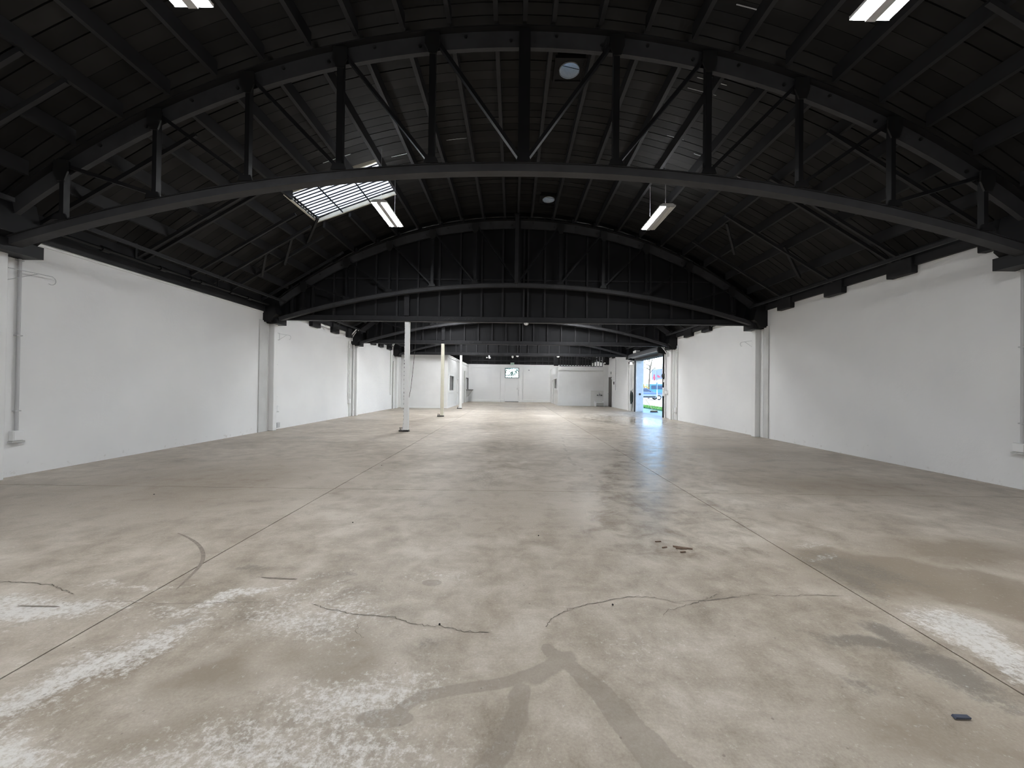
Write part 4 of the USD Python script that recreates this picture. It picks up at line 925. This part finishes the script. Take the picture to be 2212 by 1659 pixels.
for x in (7.03, 7.37):
    part(t, 'handle', MB().cyl((x, RY - .09, .90), (x, RY - .16, .93), .035, 8), 'dark_iron')
part(t, 'spout', MB().tube([(7.2, RY - .09, .90), (7.2, RY - .12, 1.02), (7.2, RY - .25, 1.02), (7.2, RY - .30, .92)], .016, 8), 'grey_metal', 40)
part(t, 'riser', MB().cyl((7.2, RY - .03, .90), (7.2, RY - .03, 1.16), .012, 8), 'grey_metal')
# dark side door in the right wall
d2 = struct('door_2', 'narrow dark brown side door in the right wall beside the far right room', 'door')
part(d2, 'leaf', MB().cbox(XR - .05, XR - .01, 31.30, 32.38, .0, 2.40, .004), 'door_brown')
part(d2, 'frame', MB().box(XR - .06, XR, 31.22, 31.29, 0, 2.47), 'white_trim'); part(d2, 'frame', MB().box(XR - .06, XR, 32.39, 32.45, 0, 2.47), 'white_trim'); part(d2, 'frame', MB().box(XR - .06, XR, 31.29, 32.39, 2.41, 2.47), 'white_trim')
part(d2, 'notice', MB().box(XR - .056, XR - .052, 31.34, 31.5, 2.2, 2.34), 'white_metal')
part(d2, 'handle', MB().cyl((XR - .05, 32.2, 1.05), (XR - .12, 32.2, 1.05), .03, 8), 'grey_metal')
t = thing('fire_pull', 'dark oval alarm button on the brick wall beside the brown side door', 'alarm button', (XR, 30.85, 1.8))
part(t, 'plate', MB().cbox(XR - .03, XR, 30.78, 30.92, 1.80, 2.02, .01), 'dark_iron')
part(t, 'button', MB().cyl((XR - .03, 30.85, 1.91), (XR - .06, 30.85, 1.91), .04, 10), 'grey_metal')
box_on_wall(XR, 31.75, 2.68, .1, .16, .06, 'small grey bracket box above the brown side door', side=1, mat='conduit_grey')
# junk on the loft edge beside the screen
dome_thing(7.62, RY - .12, 3.62, .10, 'white dome at the right end of the slat screen')

# small things on the floor ----------------------------------------------------------------------
single('plastic_scrap', MB().extrude([(2.045, .006), (2.115, .006), (2.118, .012), (2.05, .014)], 1.814, 1.834), 'debris_blue', 'dark blue plastic scrap lying on the floor near the right joint', 'scrap')
for i, (x, y, l, w, a, lab) in enumerate(((1.62, 3.72, .17, .018, -.35, 'longest brown wood splinter on the bare floor'), (1.60, 3.70, .10, .012, -.1, 'short brown splinter beside the longest one'), (1.45, 3.72, .05, .012, .3, 'small brown chip left of the splinters'), (1.58, 3.62, .05, .010, .2, 'small brown chip in front of the splinters'), (1.44, 3.86, .06, .008, .1, 'thin brown chip behind the splinters'))):
    c, s = math.cos(a) * l / 2, math.sin(a) * l / 2
    single('wood_splinter', MB().beam((x - c, y - s, .009), (x + c, y + s, .009), w, .009), 'debris_brown', lab, 'splinter', 'wood splinters on the floor')
for (x, y), lab in zip([(-.44, 2.48), (-4.78, 5.27), (.28, 3.98), (-2.43, 7.37), (.71, 2.73), (-1.72, 4.29)], ('at the end of the long crack, left of the middle', 'on the left slab near the cross joint', 'alone near the middle of the floor', 'on the long left joint beyond the cross joint', 'beside the crack right of the middle', 'left of the middle before the cross joint')):
    single('pebble', MB().lathe([(.001, .009), (.005, .008), (.007, .004), (.006, .0)][::-1], (x, y, .003), 10), 'stone_dark', 'tiny dark pebble ' + lab, 'pebble', 'pebbles on the floor', smooth=True)

# outside ----------------------------------------------------------------------------------------
def ground(name, x0, x1, y0, y1, z, mat, label, cat):
    t = struct(name, label, cat); return t
gd = struct('pavement', 'wet concrete apron outside the roller door', 'pavement')
part(gd, 'apron', MB().box(XR + .40, 10.3, 10, 70, -.35, -.03), 'pavement')
gr = single('grass_strip', MB().box(10.3, 12.5, 10, 90, -.30, -.02), 'grass', 'green grass strip outside the roller door', 'grass', kind='stuff')
r4 = np.random.default_rng(9); bl = MB()
for _ in range(2600):
    x, y = 10.35 + 2.1 * r4.random(), 24 + 18 * r4.random(); h = .04 + .08 * r4.random(); a = r4.random() * 6.28; dx, dy = .012 * math.cos(a), .012 * math.sin(a)
    bl.add([(x - dx, y - dy, -.02), (x + dx, y + dy, -.02), (x + r4.normal() * .03, y + r4.normal() * .03, -.02 + h)], [[0, 1, 2]])
single('grass_blades', bl, 'grass', 'blades of grass standing in the strip outside the roller door', 'grass', kind='stuff')
st = struct('sidewalk', 'pale sunlit sidewalk between grass and street', 'sidewalk')
part(st, 'paving', MB().box(12.5, 14.8, 10, 110, -.30, -.01), 'sidewalk')
st = struct('street', 'grey sunlit street outside', 'street')
part(st, 'roadway', MB().box(14.8, 27, 0, 140, -.40, -.05), 'sidewalk')
st = struct('outer_ground', 'ground around the building', 'ground')
part(st, 'earth', MB().box(-60, 120, YE + .3, 160, -.9, -.42), 'street'); part(st, 'earth', MB().box(27, 120, -20, YE + .3, -.9, -.42), 'street')
pier = struct('trim_1', 'flaking pale outer pier beside the far roller door jamb', 'pier')
part(pier, 'pier', MB().cbox(XR + .42, 8.47, 25.46, 26.0, -.03, 3.8, .02), 'stucco_out')
part(pier, 'reveal_panel', MB().cbox(XR + .02, 8.44, 25.40, 25.455, .05, 3.3, .01), 'stucco_out')
part(pier, 'hole', MB().cyl((8.22, 25.399, 1.14), (8.22, 25.385, 1.14), .07, 14), 'bolt_black')
# car
def make_car():
    Y0, z, XF = 55.0, -.05, 21.4
    t = thing('parked_car', 'blue grey car parked in the street, seen through the roller door', 'car', (XF - 2.4, Y0 + .9, z))
    def ex(poly, y0, y1):
        return MB().extrude([(XF - a, b + z) for a, b in poly], y0, y1)
    part(t, 'body', ex([(0, .35), (.1, .75), (.4, .92), (1.4, 1.05), (1.9, 1.10), (4.8, 1.12), (5.2, .95), (5.3, .45), (5.1, .30), (.3, .30)], Y0, Y0 + 1.8), 'car_silver')
    part(t, 'cabin', ex([(1.55, 1.07), (2.6, 1.62), (4.3, 1.66), (5.0, 1.11)], Y0 + .12, Y0 + 1.68), 'car_blue')
    part(t, 'side_window', ex([(1.95, 1.14), (2.65, 1.56), (3.3, 1.58), (3.3, 1.14)], Y0 + .10, Y0 + .119), 'car_glass')
    part(t, 'side_window', ex([(3.4, 1.14), (3.4, 1.58), (4.2, 1.59), (4.7, 1.14)], Y0 + .10, Y0 + .119), 'car_glass')
    part(t, 'sill_strip', MB().box(XF - 4.3, XF - 1.4, Y0 - .02, Y0, .34 + z, .50 + z), 'rubber_black')
    part(t, 'upper_band', MB().box(XF - 5.1, XF - .5, Y0 - .01, Y0, .78 + z, 1.02 + z), 'car_blue')
    for l in (.95, 4.3):
        for y in (Y0 - .03, Y0 + 1.6):
            wh = part(t, 'wheel', MB().cyl((XF - l, y, .33 + z), (XF - l, y + .22, .33 + z), .33, 20), 'tyre', 40)
            part(wh, 'hub', MB().cyl((XF - l, y - .01, .33 + z), (XF - l, y, .33 + z), .2, 16), 'white_metal')
    part(t, 'headlight', MB().cbox(XF - .12, XF + .01, Y0 + .05, Y0 + .4, .62 + z, .76 + z, .02), 'white_metal')
    part(t, 'wing_mirror', MB().cbox(XF - 2.1, XF - 1.95, Y0 - .12, Y0 + .02, 1.1 + z, 1.22 + z, .02), 'car_blue')
make_car()
t = thing('parked_van', 'pale cyan van farther along the street behind the car', 'van', (24.2, 66, -.05))
part(t, 'body', MB().extrude([(22.6, .3), (22.6, 2.25), (24.8, 2.3), (25.3, 1.3), (26.0, 1.15), (26.0, .3)], 65, 66.9), 'car_cyan')
part(t, 'side_window', MB().extrude([(22.9, 1.45), (22.9, 2.05), (24.7, 2.08), (25.0, 1.45)], 64.985, 65.0), 'car_glass')
for x in (23.3, 25.4):
    part(t, 'wheel', MB().cyl((x, 64.97, .32), (x, 65.2, .32), .36, 16), 'tyre', 40)
# street sign post
t = thing('sign_post', 'thin white post with a small blue sign at the edge of the sidewalk', 'sign post', (13.05, 35.4, -.01))
part(t, 'pole', MB().tube([(13.05, 35.4, -.01), (12.97, 35.4, 2.0)], .035, 8), 'white_metal', 40)
part(t, 'sign', MB().cbox(12.90, 13.04, 35.37, 35.395, 1.45, 2.05, .004), 'sign_blue')
# broom
t = thing('push_broom', 'push broom with a yellow handle standing on the wet apron', 'broom', (9.28, 25.6, -.03))
part(t, 'handle', MB().cyl((9.20, 25.75, .10), (8.92, 26.35, .78), .018, 8), 'broom_wood', 40)
part(t, 'block', MB().cbox(9.0, 9.46, 25.62, 25.72, .05, .10, .01), 'broom_wood')
part(t, 'bristles', MB().hexa([(8.99, 25.59, -.03), (9.47, 25.59, -.03), (9.47, 25.74, -.03), (8.99, 25.74, -.03), (9.02, 25.63, .05), (9.44, 25.63, .05), (9.44, 25.71, .05), (9.02, 25.71, .05)]), 'broom_bristle')
# building over the street
t = thing('street_building', 'pale building over the street with a blue window holding red shapes', 'building', (32, 80, -.12))
part(t, 'wall', MB().box(26.2, 38, 50, 130, -.42, 5.6), 'stucco'); part(t, 'parapet', MB().cbox(26.0, 26.2, 50, 130, 5.3, 5.9, .03), 'stucco')
wn = part(t, 'window', MB().cbox(26.1, 26.2, 69.0, 74.0, 3.2, 5.0, .02), 'pane_blue')
part(wn, 'mullion', MB().box(26.07, 26.1, 71.35, 71.6, 3.0, 4.75), 'car_blue')
part(wn, 'red_shape', MB().extrude_x([(72.2, 3.2), (72.0, 3.6), (72.3, 3.75), (72.4, 4.15), (72.8, 4.2), (72.9, 3.8), (73.3, 3.6), (72.9, 3.3), (72.9, 3.05), (72.5, 3.05)], 26.08, 26.099), 'figure_red')
part(wn, 'red_shape', MB().extrude_x([(69.5, 3.55), (69.6, 3.75), (70.3, 3.8), (70.6, 4.0), (71.1, 3.95), (71.0, 3.6), (70.4, 3.5)], 26.08, 26.099), 'figure_red')
# trees
def tree(x, y, h, label, mat, seed, spread=.9, leaves=140, leaf=.10, trunk=.065):
    r = np.random.default_rng(seed)
    t = thing('street_tree', label, 'tree', (x, y, -.05), 'street trees')
    top = (x + .35, y - .5, h * .75)
    part(t, 'trunk', MB().tube([(x, y, -.05), (x + .05, y - .05, h * .3), (x + .12, y - .2, h * .55), top], [trunk, trunk * .8, trunk * .6, trunk * .35], 8), 'bark', 40)
    lv = MB()
    for k in range(8):
        a = r.random() * 6.28; b0 = np.array([x + .1, y - .15, h * (.45 + .3 * r.random())])
        b1 = b0 + np.array([math.cos(a) * spread, math.sin(a) * spread, .5 + .5 * r.random()]) * (.6 + .6 * r.random())
        part(t, 'branch', MB().tube([b0, (b0 + b1) / 2 + r.normal(size=3) * .06, b1], [trunk * .4, trunk * .28, trunk * .12], 6), 'bark', 40)
        for _ in range(leaves // 8):
            c = b0 + (b1 - b0) * (.5 + .6 * r.random()) + r.normal(size=3) * .14
            u, v = r.normal(size=3), r.normal(size=3); u *= leaf / np.linalg.norm(u); v *= leaf * .6 / np.linalg.norm(v)
            lv.add([c - u, c + v, c + u, c - v], [[0, 1, 2, 3]])
    part(t, 'foliage', lv, mat, kind='stuff')
tree(21.6, 62.5, 8.2, 'slender bare street tree seen through the roller door', 'leaf_olive', 1, 1.1, 70, .12, .15)
tree(-1.0, 46, 5.2, 'leafy tree outside the left half of the transom window', 'leaf_dark', 2, 1.3, 520, .10)
tree(.9, 47.5, 5.6, 'leafy tree outside the right half of the transom window', 'leaf_dark', 3, 1.3, 520, .10)
sh = MB(); r5 = np.random.default_rng(4)
for _ in range(500):
    c = np.array([20.2, 61.5, 1.35]) + r5.normal(size=3) * np.array([.45, .6, .4]); u, v = r5.normal(size=3) * .09, r5.normal(size=3) * .06
    sh.add([c - u, c + v, c + u, c - v], [[0, 1, 2, 3]])
t = thing('street_shrub', 'ochre leaved shrub at the foot of the slender street tree', 'shrub', (20.2, 61.5, -.05))
part(t, 'foliage', sh, 'leaf_ochre', kind='stuff')
for k in range(4):
    part(t, 'stem', MB().cyl((20.2 + .1 * k - .15, 61.5, -.05), (20.2 + .25 * k - .4, 61.4 + .1 * k, 1.35), .02, 6), 'bark')
